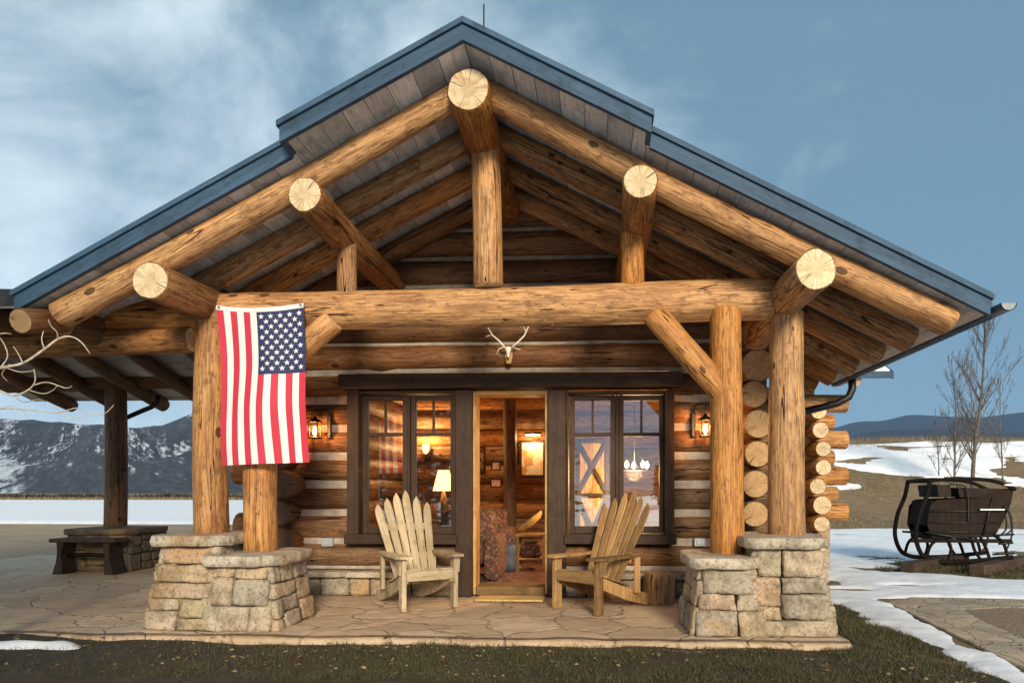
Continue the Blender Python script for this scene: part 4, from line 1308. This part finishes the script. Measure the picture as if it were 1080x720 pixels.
# --- antlers
YA = 6.98
sk = at(536, 371, YA)
an = thing('antler_mount', 'small white skull with pale forked antlers hung on the log above the door', 'antlers', (sk.x, 7.03, sk.z))
b = MB(); b.lathe([(.010, -.06), (.017, -.045), (.02, -.01), (.03, .015), (.032, .035), (.022, .052), (.006, .056)], (sk.x, YA, sk.z), 14); b.build('skull', M['bone'], an)
b = MB(); b.prism([V((sk.x + x, 7.028, sk.z + z)) for x, z in ((-.035, .03), (.035, .03), (.042, -.02), (.024, -.11), (-.024, -.11), (-.042, -.02))], (0, .03, 0)); b.build('plaque', M['brownwood'], an)
for pts, forks in (([(533, 367), (527, 360), (519, 353), (514, 344), (513, 338)], [[(531, 366), (526, 368), (524, 373), (528, 375)], [(519, 353), (515, 354), (512, 355)]]),
                   ([(539, 367), (546, 361), (553, 354), (557, 345), (559, 338)], [[(555, 350), (552, 344), (549, 345)], [(541, 366), (545, 368), (549, 368)]])):
    b = MB()
    P = [at(u, v, YA - .03 * (i % 5) * .8 - .01) for i, (u, v) in enumerate(pts)]
    b.tube(P, [.011, .010, .0085, .007, .003], 8)
    for f in forks: b.tube([at(u, v, YA - .03 - .02 * i) for i, (u, v) in enumerate(f)], [.006, .005, .003, .002][:len(f)], 6)
    b.build('antler', M['bone'], an)

# --- bench under the covered walk
y = 8.72; p0, p1 = at(60, 567, y), at(129, 567, y)
bn = thing('rustic_bench', 'dark rustic plank bench in front of the shaded stone pier', 'bench', ((p0.x + p1.x) / 2, y, 0))
b = MB(); b.box(p0.x, p1.x, y - .15, y + .15, p0.z - .05, p0.z, 0, None, .012); b.build('bench_top', M['timber'], bn)
for (xx, s) in ((p0.x + .13, 1), (p1.x - .13, -1)):
    b = MB()
    b.prism([V((xx + s * q[0], y - .12, q[1])) for q in ((-.04, p0.z - .052), (.06, p0.z - .052), (.02, .26), (.04, .12), (.03, 0), (-.10, 0), (-.05, .15), (-.03, .3))], (0, .24, 0)); b.build('bench_leg', M['timber'], bn)
b = MB(); b.tube([(p0.x + .14, y, .24), ((p0.x + p1.x) / 2, y, .25), (p1.x - .14, y, .24)], .03, 8); b.build('stretcher', M['darkwood'], bn)

# --- old sleigh on timbers
YS = 11.0; YSF = 11.75
q = ong(1018, 598)
sl = thing('old_sleigh', 'dark weathered antique sleigh with curved runners and slatted body, on two timbers', 'sleigh', (at(1018, 560, YS).x, 11.35, -.13))
def S_(u, v, y=YS, dv=0): return at(u, v - 2, YS) + V((0, y - YS, 0))
def spl(pts, k=6):
    o = []
    for i in range(len(pts) - 1):
        p0, p1, p2, p3 = pts[max(0, i - 1)], pts[i], pts[i + 1], pts[min(len(pts) - 1, i + 2)]
        for j in range(k):
            t = j / k; o.append(.5 * ((2 * p1) + (p2 - p0) * t + (2 * p0 - 5 * p1 + 4 * p2 - p3) * t * t + (3 * p1 - p0 - 3 * p2 + p3) * t ** 3))
    return o + [pts[-1]]
for y in (YS, YSF):
    b = MB()
    b.tube(spl([S_(1068, 589, y), S_(1030, 593, y), S_(1000, 594, y), S_(984, 593, y), S_(972, 586, y), S_(966, 568, y), S_(969, 546, y), S_(977, 526, y), S_(981, 508, y)]), [.035] * 3 + [.036] * 46, 8)
    b.build('runner', M['sleighwood'], sl)
    for pts in ([(1004, 566), (990, 570), (981, 578), (977, 592)], [(998, 568), (1003, 580), (1000, 592)], [(1024, 568), (1028, 582), (1036, 594)], [(1034, 568), (1040, 580), (1044, 592)], [(1048, 566), (1058, 574), (1063, 590)]):
        b = MB(); b.tube(spl([S_(*p_, y) for p_ in pts]), .024, 7); b.build('leg', M['sleighwood'], sl)
b = MB(); b.tube(spl([S_(1050, 590, YSF), S_(1066, 586, YSF), S_(1072, 565, YSF), S_(1070, 540, YSF), S_(1064, 524, YSF)]), .018, 7); b.build('rear_hoop', M['metal'], sl)
b = MB(); b.tube(spl([S_(1057, 566, YS - .02), S_(1066, 560, YS - .02), S_(1064, 544, YS - .02), S_(1058, 535, YS - .02)]), .014, 7); b.build('rear_hoop', M['metal'], sl)
side = [(979, 556), (981, 536), (988, 529), (1004, 528), (1032, 527), (1052, 521), (1070, 517), (1067, 533), (1060, 549), (1051, 566), (1020, 570), (984, 569)]
for y in (YS + .02, YSF - .05):
    # slatted side: three boards with thin gaps, cut to the outline
    b = MB(); b.prism([S_(u, v, y) for u, v in side], (0, .028, 0)); b.build('side_panel', M['sleighwood'], sl)
    b = MB()
    for v0 in (541, 553, 563): b.tube([S_(981, v0, y - .012), S_(1058 - (v0 - 541) * .3, v0, y - .012)], .012, 6)
    b.tube(spl([S_(1003, 512, y - .02), S_(1018, 515, y - .02), S_(1021, 530, y - .02), S_(1021, 552, y - .02)]), .014, 7)
    b.tube([S_(1047, 526, y - .02), S_(1037, 566, y - .02)], .014, 7)
    b.build('side_trim', M['metal'], sl)
b = MB()
def qbox(uvs, th):
    b.prism([S_(u, v, YS + .05) for u, v in uvs], (0, YSF - YS - .1, 0))
qbox(((982, 566), (1051, 563), (1051, 568), (982, 571)), 0); b.build('floor', M['sleighwood'], sl)
b = MB(); qbox(((1051, 566), (1070, 518), (1066, 517), (1047, 565)), 0); b.build('back_panel', M['sleighwood'], sl)
b = MB(); qbox(((979, 556), (984, 530), (987, 530), (983, 556)), 0); b.build('dash_panel', M['sleighwood'], sl)
b = MB(); qbox(((1030, 546), (1056, 544), (1056, 550), (1030, 552)), 0); qbox(((992, 546), (1012, 546), (1012, 551), (992, 551)), 0); b.build('seat', M['sleighwood'], sl)
b = MB(); qbox(((990, 513), (1004, 513), (1005, 526), (992, 526)), 0); b.build('front_seat_back', M['darkwood'], sl)
b = MB(); qbox(((1012, 516), (1066, 517), (1064, 527), (1014, 526)), 0); b.build('rear_seat_back', M['darkwood'], sl)
for y in (YS, YSF):
    b = MB(); b.tube(spl([S_(980, 509, y), S_(1000, 507, y), S_(1030, 507, y), S_(1052, 510, y), S_(1071, 518, y)]), .03, 8); b.build('top_rail', M['sleighwood'], sl)
b = MB(); b.tube([S_(980, 509, YS), S_(980, 509, YSF)], .03, 8); b.build('top_rail', M['sleighwood'], sl)
b = MB(); b.box(*sorted((S_(962, 562).x, S_(1068, 562).x)), YS + .0, YS + .05, S_(1000, 574).z, S_(1000, 570).z, 0, None, .005)
b.tube([S_(958, 563, YS + .2), S_(1000, 566, YS + .2)], .018, 7); b.build('chassis_bar', M['sleighwood'], sl)
b = MB(); p = S_(1052, 539, YS - .01); b.box(p.x - .28, p.x + .09, p.y - .03, p.y + .0, p.z - .012, p.z + .01, 0, None, .003); b.build('snow_ledge', M['snow'], sl)
for (u, v, w_) in ((983, 506.5, .16), (1066, 515, .12)):
    b = MB(); p = S_(u, v, YS); b.stone((p.x, p.y, p.z + .025), V((1, 0, 0)), V((0, 1, 0)), V((0, 0, 1)), w_, .05, .018, .8, .01, 4)
    b.build('snow_cap', M['snow'], sl)
b = MB()
for (u0, v0, u1, v1) in ((1050, 566, 1068, 565), (1052, 575, 1067, 574), (1046, 586, 1068, 585), (976, 563, 1026, 571)): b.tube([S_(u0, v0, YS - .03), S_(u1, v1, YS - .03)], .018, 6)
b.tube(spl([S_(1066, 536, YS + .1), S_(1071, 550, YS + .1), S_(1071, 568, YS + .1), S_(1064, 586, YS + .1)]), .013, 7)
b.tube(spl([S_(1056, 544, YS + .1), S_(1064, 546, YS + .1), S_(1065, 560, YS + .1), S_(1057, 568, YS + .1)]), .013, 7)
b.build('iron_strap', M['metal'], sl)
for (ua, va, ub, vb, lab) in ((957, 604, 1015, 593, 'thick grey timber block under the front of the sleigh runners'), (1030, 607, 1082, 595, 'long weathered timber block under the rear of the sleigh runners')):
    a, e = ong(ua, va), ong(ub, vb); d = (e - a); L = d.length; ang = math.atan2(d.y, d.x)
    c0 = (a + e) / 2
    Mx = Matrix.Translation((c0.x, c0.y, -.13)) @ Matrix.Rotation(ang, 4, 'Z')
    b = MB(); b.box(-L / 2, L / 2, -.11, .11, -.02, .155, 0, Mx, .015)
    tag(b.build('timber_block', M['timber'], origin=(c0.x, c0.y, -.13)), lab, 'timber')

# ------------------------------------------------------------------ INSIDE THE ROOM
def fabric(name, cols, sc):
    t = NT(name); pos = t.n('TexCoord').outputs['Object']
    v = t.n('TexVoronoi', {'Vector': pos, 'Scale': sc}).outputs['Color']; s = t.n('SeparateColor', {0: v})
    r = t.n('ValToRGB', {0: s.outputs[0]}); r.color_ramp.interpolation = 'CONSTANT'
    el = r.color_ramp.elements
    while len(el) < len(cols): el.new(.5)
    for i, c in enumerate(cols): el[i].position = i / len(cols); el[i].color = (*c, 1)
    return t.bsdf(r.outputs[0], .9)
M['floral'] = fabric('floral_fabric', [(.085, .018, .014), (.13, .06, .032), (.06, .02, .016), (.15, .095, .055), (.035, .032, .02), (.09, .03, .016)], 44)
M['rug'] = fabric('rug_wool', [(.10, .026, .018), (.05, .03, .035), (.14, .08, .038), (.075, .02, .016)], 12)
M['leather'] = plain('blue_black_cloth', (.03, .04, .06), .6)
M['wicker'] = plain('wicker', (.36, .25, .09), .7, .4, 50)
M['art'] = fabric('art_print', [(.90, .74, .48), (.92, .80, .58), (.70, .36, .14), (.90, .72, .48), (.85, .55, .26), (.92, .76, .52)], 9)
M['book'] = fabric('book_spines', [(.25, .04, .03), (.06, .10, .07), (.30, .2, .1), (.08, .06, .12), (.4, .3, .18)], 22)

def soft(b, x0, x1, y0, y1, z0, z1, r=.06):
    b.stone(((x0 + x1) / 2, (y0 + y1) / 2, (z0 + z1) / 2), V((1, 0, 0)), V((0, 1, 0)), V((0, 0, 1)), (x1 - x0) / 2, (y1 - y0) / 2, (z1 - z0) / 2, .6, .01, 7)
def armchair(x, y, label):
    t = thing('armchair', label, 'armchair', (x, y, .045))
    b = MB(); soft(b, x - .30, x + .30, y - .38, y + .3, .22, .50); b.build('seat_cushion', M['floral'], t)
    b = MB(); soft(b, x - .34, x + .34, y + .22, y + .46, .2, .84); b.build('back_cushion', M['floral'], t)
    for s in (-1, 1):
        b = MB(); soft(b, x + s * .38 - .09, x + s * .38 + .09, y - .40, y + .42, .06, .58); b.build('arm', M['floral'], t)
    b = MB()
    for sx in (-1, 1):
        for sy in (-1, 1): b.box(x + sx * .33 - .03, x + sx * .33 + .03, y + sy * .32 - .03, y + sy * .32 + .03, .046, .20, 0, None, .004)
    b.build('feet', M['darkwood'], t)
p = at(500, 560, 8.3); armchair(p.x - .10, 8.2, 'red floral upholstered armchair just inside the left of the doorway')
p = at(512, 540, 9.7); armchair(p.x - .05, 9.7, 'patterned armchair deeper in the room, behind the red one')
# end table with basket
x0, x1 = at(545, 570, 9.0).x, at(577, 570, 9.0).x
t = thing('end_table', 'small wooden end table with a shelf inside the doorway on the right', 'table', ((x0 + x1) / 2, 9.0, .045))
b = MB(); b.box(x0, x1, 8.8, 9.2, .50, .535, 0, None, .006); b.build('table_top', M['brownwood'], t)
for xx in (x0 + .03, x1 - .03):
    for yy in (8.83, 9.17):
        b = MB(); b.box(xx - .02, xx + .02, yy - .02, yy + .02, .046, .499, 0, None, .004); b.build('leg', M['brownwood'], t)
b = MB(); b.box(x0 + .012, x1 - .012, 8.82, 9.18, .2, .225, 0, None, .004); b.build('shelf', M['brownwood'], t)
b = MB(); soft(b, x0 + .06, x1 - .05, 8.85, 9.15, .226, .42); tag(b.build('folded_blanket', M['floral'], origin=((x0 + x1) / 2, 9, .226)), 'folded patterned blanket on the shelf of the end table', 'blanket')
b = MB(); Mx = Matrix.Translation(((x0 + x1) / 2 - .02, 9.0, .68)) @ Matrix.Rotation(R(-38), 4, 'Y')
b.lathe([(.01, -.05), (.14, -.04), (.2, .0), (.215, .04), (.2, .035), (.13, -.02), (.01, -.03)], (0, 0, 0), 22)
b.v = [Mx @ (V((v_.x, v_.y * .8, v_.z))) for v_ in b.v]
tag(b.build('basket', M['wicker'], origin=((x0 + x1) / 2, 9, .535)), 'shallow wicker basket leaning on the end table inside', 'basket')
p = at(538, 590, 8.8)
b = MB(); soft(b, p.x - .12, p.x + .09, 8.7, 8.95, .046, .42); b.tube(spl([V((p.x - .06, 8.8, .40)), V((p.x - .04, 8.8, .50)), V((p.x + .03, 8.8, .50)), V((p.x + .05, 8.8, .40))]), .012, 6)
tag(b.build('bag', M['leather'], origin=(p.x, 8.82, .045)), 'dark blue bag standing on the floor beside the end table', 'bag')
b = MB(); b.box(-1.75, .3, 7.6, 9.9, .047, .056, 0, None, .002)
tag(b.build('rug', M['rug'], origin=(-.9, 8.7, .047)), 'dark red patterned rug on the floor inside the doorway', 'rug')
# pictures on the back wall
def picture(u0, u1, v0, v1, y, label, art='art', fr=.035):
    a, e = at(u0, v1, y), at(u1, v0, y)
    t = thing('framed_picture', label, 'picture', ((a.x + e.x) / 2, y, a.z))
    b = MB()
    b.box(a.x, a.x + fr, y, y + .03, a.z, e.z, 0, None, .004); b.box(e.x - fr, e.x, y, y + .03, a.z, e.z, 0, None, .004)
    b.box(a.x + fr + .001, e.x - fr - .001, y + .002, y + .03, a.z, a.z + fr, 0, None, .004); b.box(a.x + fr + .001, e.x - fr - .001, y + .002, y + .03, e.z - fr, e.z, 0, None, .004)
    b.build('frame', M['trim'], t)
    b = MB(); b.box(a.x + fr, e.x - fr, y + .012, y + .024, a.z + fr, e.z - fr, 0, None, .001); b.build('print', M[art], t)
picture(548, 575, 464, 503, 10.72, 'bright cream and orange picture in a dark frame on the back log wall')
p = at(562, 459, 10.6); pl_ = thing('picture_light', 'small black lamp on the wall just above the bright cream picture', 'lamp', (p.x, 10.72, p.z))
b = MB(); b.tube([(p.x, 10.76, p.z), (p.x, 10.62, p.z + .05)], .01, 6); b.tube([(p.x - .13, 10.60, p.z + .03), (p.x + .13, 10.60, p.z + .03)], .022, 8); b.build('fixture', M['metal'], pl_)
b = MB(); b.tube([(p.x - .11, 10.597, p.z + .012), (p.x + .11, 10.597, p.z + .012)], .012, 6); b.build('bulb', M['bulb'], pl_)
picP = V((p.x, 10.56, p.z - .03))
picture(518, 528, 486, 496, 10.72, 'small pale picture left of the bright one, upper of two on the back wall', fr=.02)
picture(517, 529, 504, 514, 10.72, 'small pale picture low on the back wall above the armchair', fr=.02)
picture(500, 512, 470, 500, 10.70, 'tall dark framed picture at the left edge of the doorway view', 'book')
# table lamp seen through the left window
yl = 9.2; p = at(468, 515, yl)
lt = thing('lamp_table', 'round dark table under the lit lamp inside the left window', 'table', (p.x, yl, .045))
b = MB(); b.lathe([(.02, .66), (.24, .665), (.25, .68), (.24, .70), (.01, .70)], (p.x, yl, 0), 22); b.build('table_top', M['darkwood'], lt)
b = MB(); b.lathe([(.16, .046), (.15, .07), (.04, .1), (.03, .3), (.045, .45), (.03, .62), (.05, .658)], (p.x, yl, 0), 14); b.build('pedestal', M['darkwood'], lt)
tl = thing('table_lamp', 'lit table lamp with cream cone shade inside the left window', 'lamp', (p.x, yl, .70))
zl = p.z
b = MB(); b.lathe([(.07, .701), (.08, .73), (.03, .76), (.06, .85), (.055, .95), (.018, zl - .04), (.014, zl + .03)], (p.x, yl, 0), 14); b.build('lamp_base', M['brownwood'], tl)
b = MB(); b.lathe([(.145, zl - .03), (.075, zl + .25), (.072, zl + .25), (.142, zl - .03)], (p.x, yl, 0), 24, caps=False); b.build('lamp_shade', M['shade'], tl)
b = MB(); b.lathe([(.004, zl + .06), (.028, zl + .09), (.03, zl + .12), (.012, zl + .15)], (p.x, yl, 0), 12); b.build('bulb', M['bulb'], tl)
lampP = V((p.x, yl, zl + .11))
# inside wall sconce
p = at(449, 474, 10.6); scn = thing('wall_sconce', 'small lit candle sconce on the back wall seen through the left window', 'lamp', (p.x, 10.75, p.z))
b = MB(); b.box(p.x - .05, p.x + .05, 10.74, 10.77, p.z - .18, p.z + .06, 0, None, .006); b.tube([(p.x, 10.74, p.z - .12), (p.x, 10.62, p.z - .14), (p.x, 10.6, p.z - .06)], .012, 8); b.build('bracket', M['metal'], scn)
b = MB(); b.lathe([(.02, -.06), (.05, .0), (.055, .08), (.05, .08), (.02, -.05)], (p.x, 10.6, p.z), 16, caps=False); b.build('lamp_shade', M['shade'], scn)
b = MB(); b.lathe([(.004, -.03), (.018, -.01), (.018, .02), (.004, .05)], (p.x, 10.6, p.z), 10); b.build('bulb', M['bulb'], scn)
scoP = V((p.x, 10.58, p.z + .1))
# chandelier behind the right window
yc = 8.7; p = at(669, 491, yc); ch = thing('chandelier', 'small iron chandelier with warm lit bulbs behind the right window', 'chandelier', (p.x, yc, 2.5))
b = MB(); b.tube([(p.x, yc, 2.52), (p.x, yc, p.z + .05)], .008, 6)
ringp = [V((p.x + math.cos(a) * .2, yc + math.sin(a) * .2, p.z - .05)) for a in [2 * math.pi * i / 24 for i in range(25)]]
b.tube(ringp, .012, 6, 0, False)
for k in range(3):
    a = k * 2.09; b.tube([(p.x, yc, p.z + .22), (p.x + math.cos(a) * .2, yc + math.sin(a) * .2, p.z - .05)], .006, 6)
b.build('frame', M['metal'], ch)
for k in range(5):
    a = k * 2 * math.pi / 5 + .3; b = MB(); b.lathe([(.004, -.035), (.022, -.01), (.026, .02), (.004, .06)], (p.x + math.cos(a) * .17, yc + math.sin(a) * .17, p.z), 10); b.build('bulb', M['bulb'], ch)
chaP = V((p.x, yc, p.z - .10))
# barn door with X brace
yb = 9.3; a, e = at(608, 552, yb), at(642, 462, yb)
zm = at(620, 522, yb).z
bd = thing('braced_door', 'pale plank door with dark X brace inside the right window', 'door', ((a.x + e.x) / 2, yb, .05))
b = MB()
x = a.x
while x < e.x - .01:
    x2 = min(x + .11, e.x); b.box(x, x2 - .004, yb, yb + .03, .06, e.z, 0, None, .003); x = x2
b.build('planks', M['jamb'], bd)
b = MB()
for (q0, q1) in (((a.x, .08), (e.x, .08)), ((a.x, e.z - .04), (e.x, e.z - .04)), ((a.x, zm), (e.x, zm)), ((a.x + .03, zm + .04), (e.x - .03, e.z - .06)), ((a.x + .03, e.z - .06), (e.x - .03, zm + .04)), ((a.x + .03, .12), (e.x - .03, zm - .04)), ((a.x + .03, zm - .04), (e.x - .03, .12)), ((a.x + .02, .06), (a.x + .02, e.z)), ((e.x - .02, .06), (e.x - .02, e.z))):
    d = V((q1[0] - q0[0], 0, q1[1] - q0[1])); L = d.length; ang = math.atan2(d.z, d.x)
    Mx = Matrix.Translation(((q0[0] + q1[0]) / 2, yb - .012 - random.uniform(0, .006), (q0[1] + q1[1]) / 2)) @ Matrix.Rotation(-ang, 4, 'Y')
    b.box(-L / 2, L / 2, -.009, .009, -.028, .028, 0, Mx, .003)
b.build('brace', M['trim'], bd)

# ------------------------------------------------------------------ LIGHT, SKY, CAMERA
def point(p, e, col, r=.04):
    l = bpy.data.lights.new('lamp', 'POINT'); l.energy = e; l.color = col; l.shadow_soft_size = r
    o = bpy.data.objects.new('lamp_light', l); o.location = p; COL.objects.link(o)
W = (1, .56, .22)
point(lanL + V((0, -.03, .0)), 12, (1, .42, .12), .03); point(lanR + V((0, -.03, .0)), 12, (1, .42, .12), .03)
point(picP, 7, (1, .66, .34), .03); point(lampP, 72, W); point(scoP, 42, W); point(chaP, 115, W, .1)

SUN_EL, SUN_AZ = R(19), R(14)      # azimuth measured from straight behind the photographer towards the right
sd = V((math.sin(SUN_AZ) * math.cos(SUN_EL), -math.cos(SUN_AZ) * math.cos(SUN_EL), math.sin(SUN_EL)))
l = bpy.data.lights.new('sun', 'SUN'); l.energy = 3.0; l.angle = R(14); l.color = (1, .85, .64)
so = bpy.data.objects.new('sun', l); so.rotation_euler = sd.to_track_quat('Z', 'Y').to_euler(); so.location = sd * 50; COL.objects.link(so)

w = bpy.data.worlds.new('World'); S.world = w; w.use_nodes = True
nt = w.node_tree; nt.nodes.clear()
class WT(NT):
    def __init__(self): self.t = nt
t = WT()
out = nt.nodes.new('ShaderNodeOutputWorld')
sky = t.n('TexSky', sky_type='NISHITA', sun_disc=False, sun_elevation=SUN_EL, sun_rotation=math.pi - SUN_AZ, altitude=2200, air_density=1.0, dust_density=.6, ozone_density=1.6)
gen = t.n('TexCoord').outputs['Generated']
sp = t.n('SeparateXYZ', {0: gen})
n1 = t.noise(t.scale(gen, (1.0, 1.0, 1.5)), 2.3, 9, .58, .45)
n2 = t.noise(t.scale(gen, (1.0, 1.0, 1.5)), 6.0, 7, .6, .2)
f = t.math('ADD', t.math('MULTIPLY', n1, .8), t.math('MULTIPLY', n2, .25))
f = t.math('ADD', f, t.math('MULTIPLY', sp.outputs[0], -.30))
cl = t.mr(f, .46, .86)
dark = (1.1, 1.98, 2.65); light = (5.8, 6.7, 7.1)
ccol = t.mix(cl, dark, light)
mixc = t.mix(.88, sky.outputs[0], ccol)
bg = t.n('Background', {'Color': mixc, 'Strength': .085})
nt.links.new(bg.outputs[0], out.inputs['Surface'])

cam = bpy.data.cameras.new('camera'); co = bpy.data.objects.new('camera', cam); COL.objects.link(co)
co.location = (0, 0, CAMZ); co.rotation_euler = (R(90), 0, YAW)
cam.sensor_width = 36; cam.lens = 24; cam.shift_x = -(PPX - 540) / 1080; cam.shift_y = (PPY - 360) / 1080
cam.clip_start = .05; cam.clip_end = 30000
S.camera = co
S.view_settings.view_transform = 'Standard'; S.view_settings.look = 'None'; S.view_settings.gamma = 1
S.view_settings.exposure = .95
S.cycles.max_bounces = 8; S.cycles.diffuse_bounces = 4
for o in bpy.data.objects:
    if '_w' in o: del o['_w']
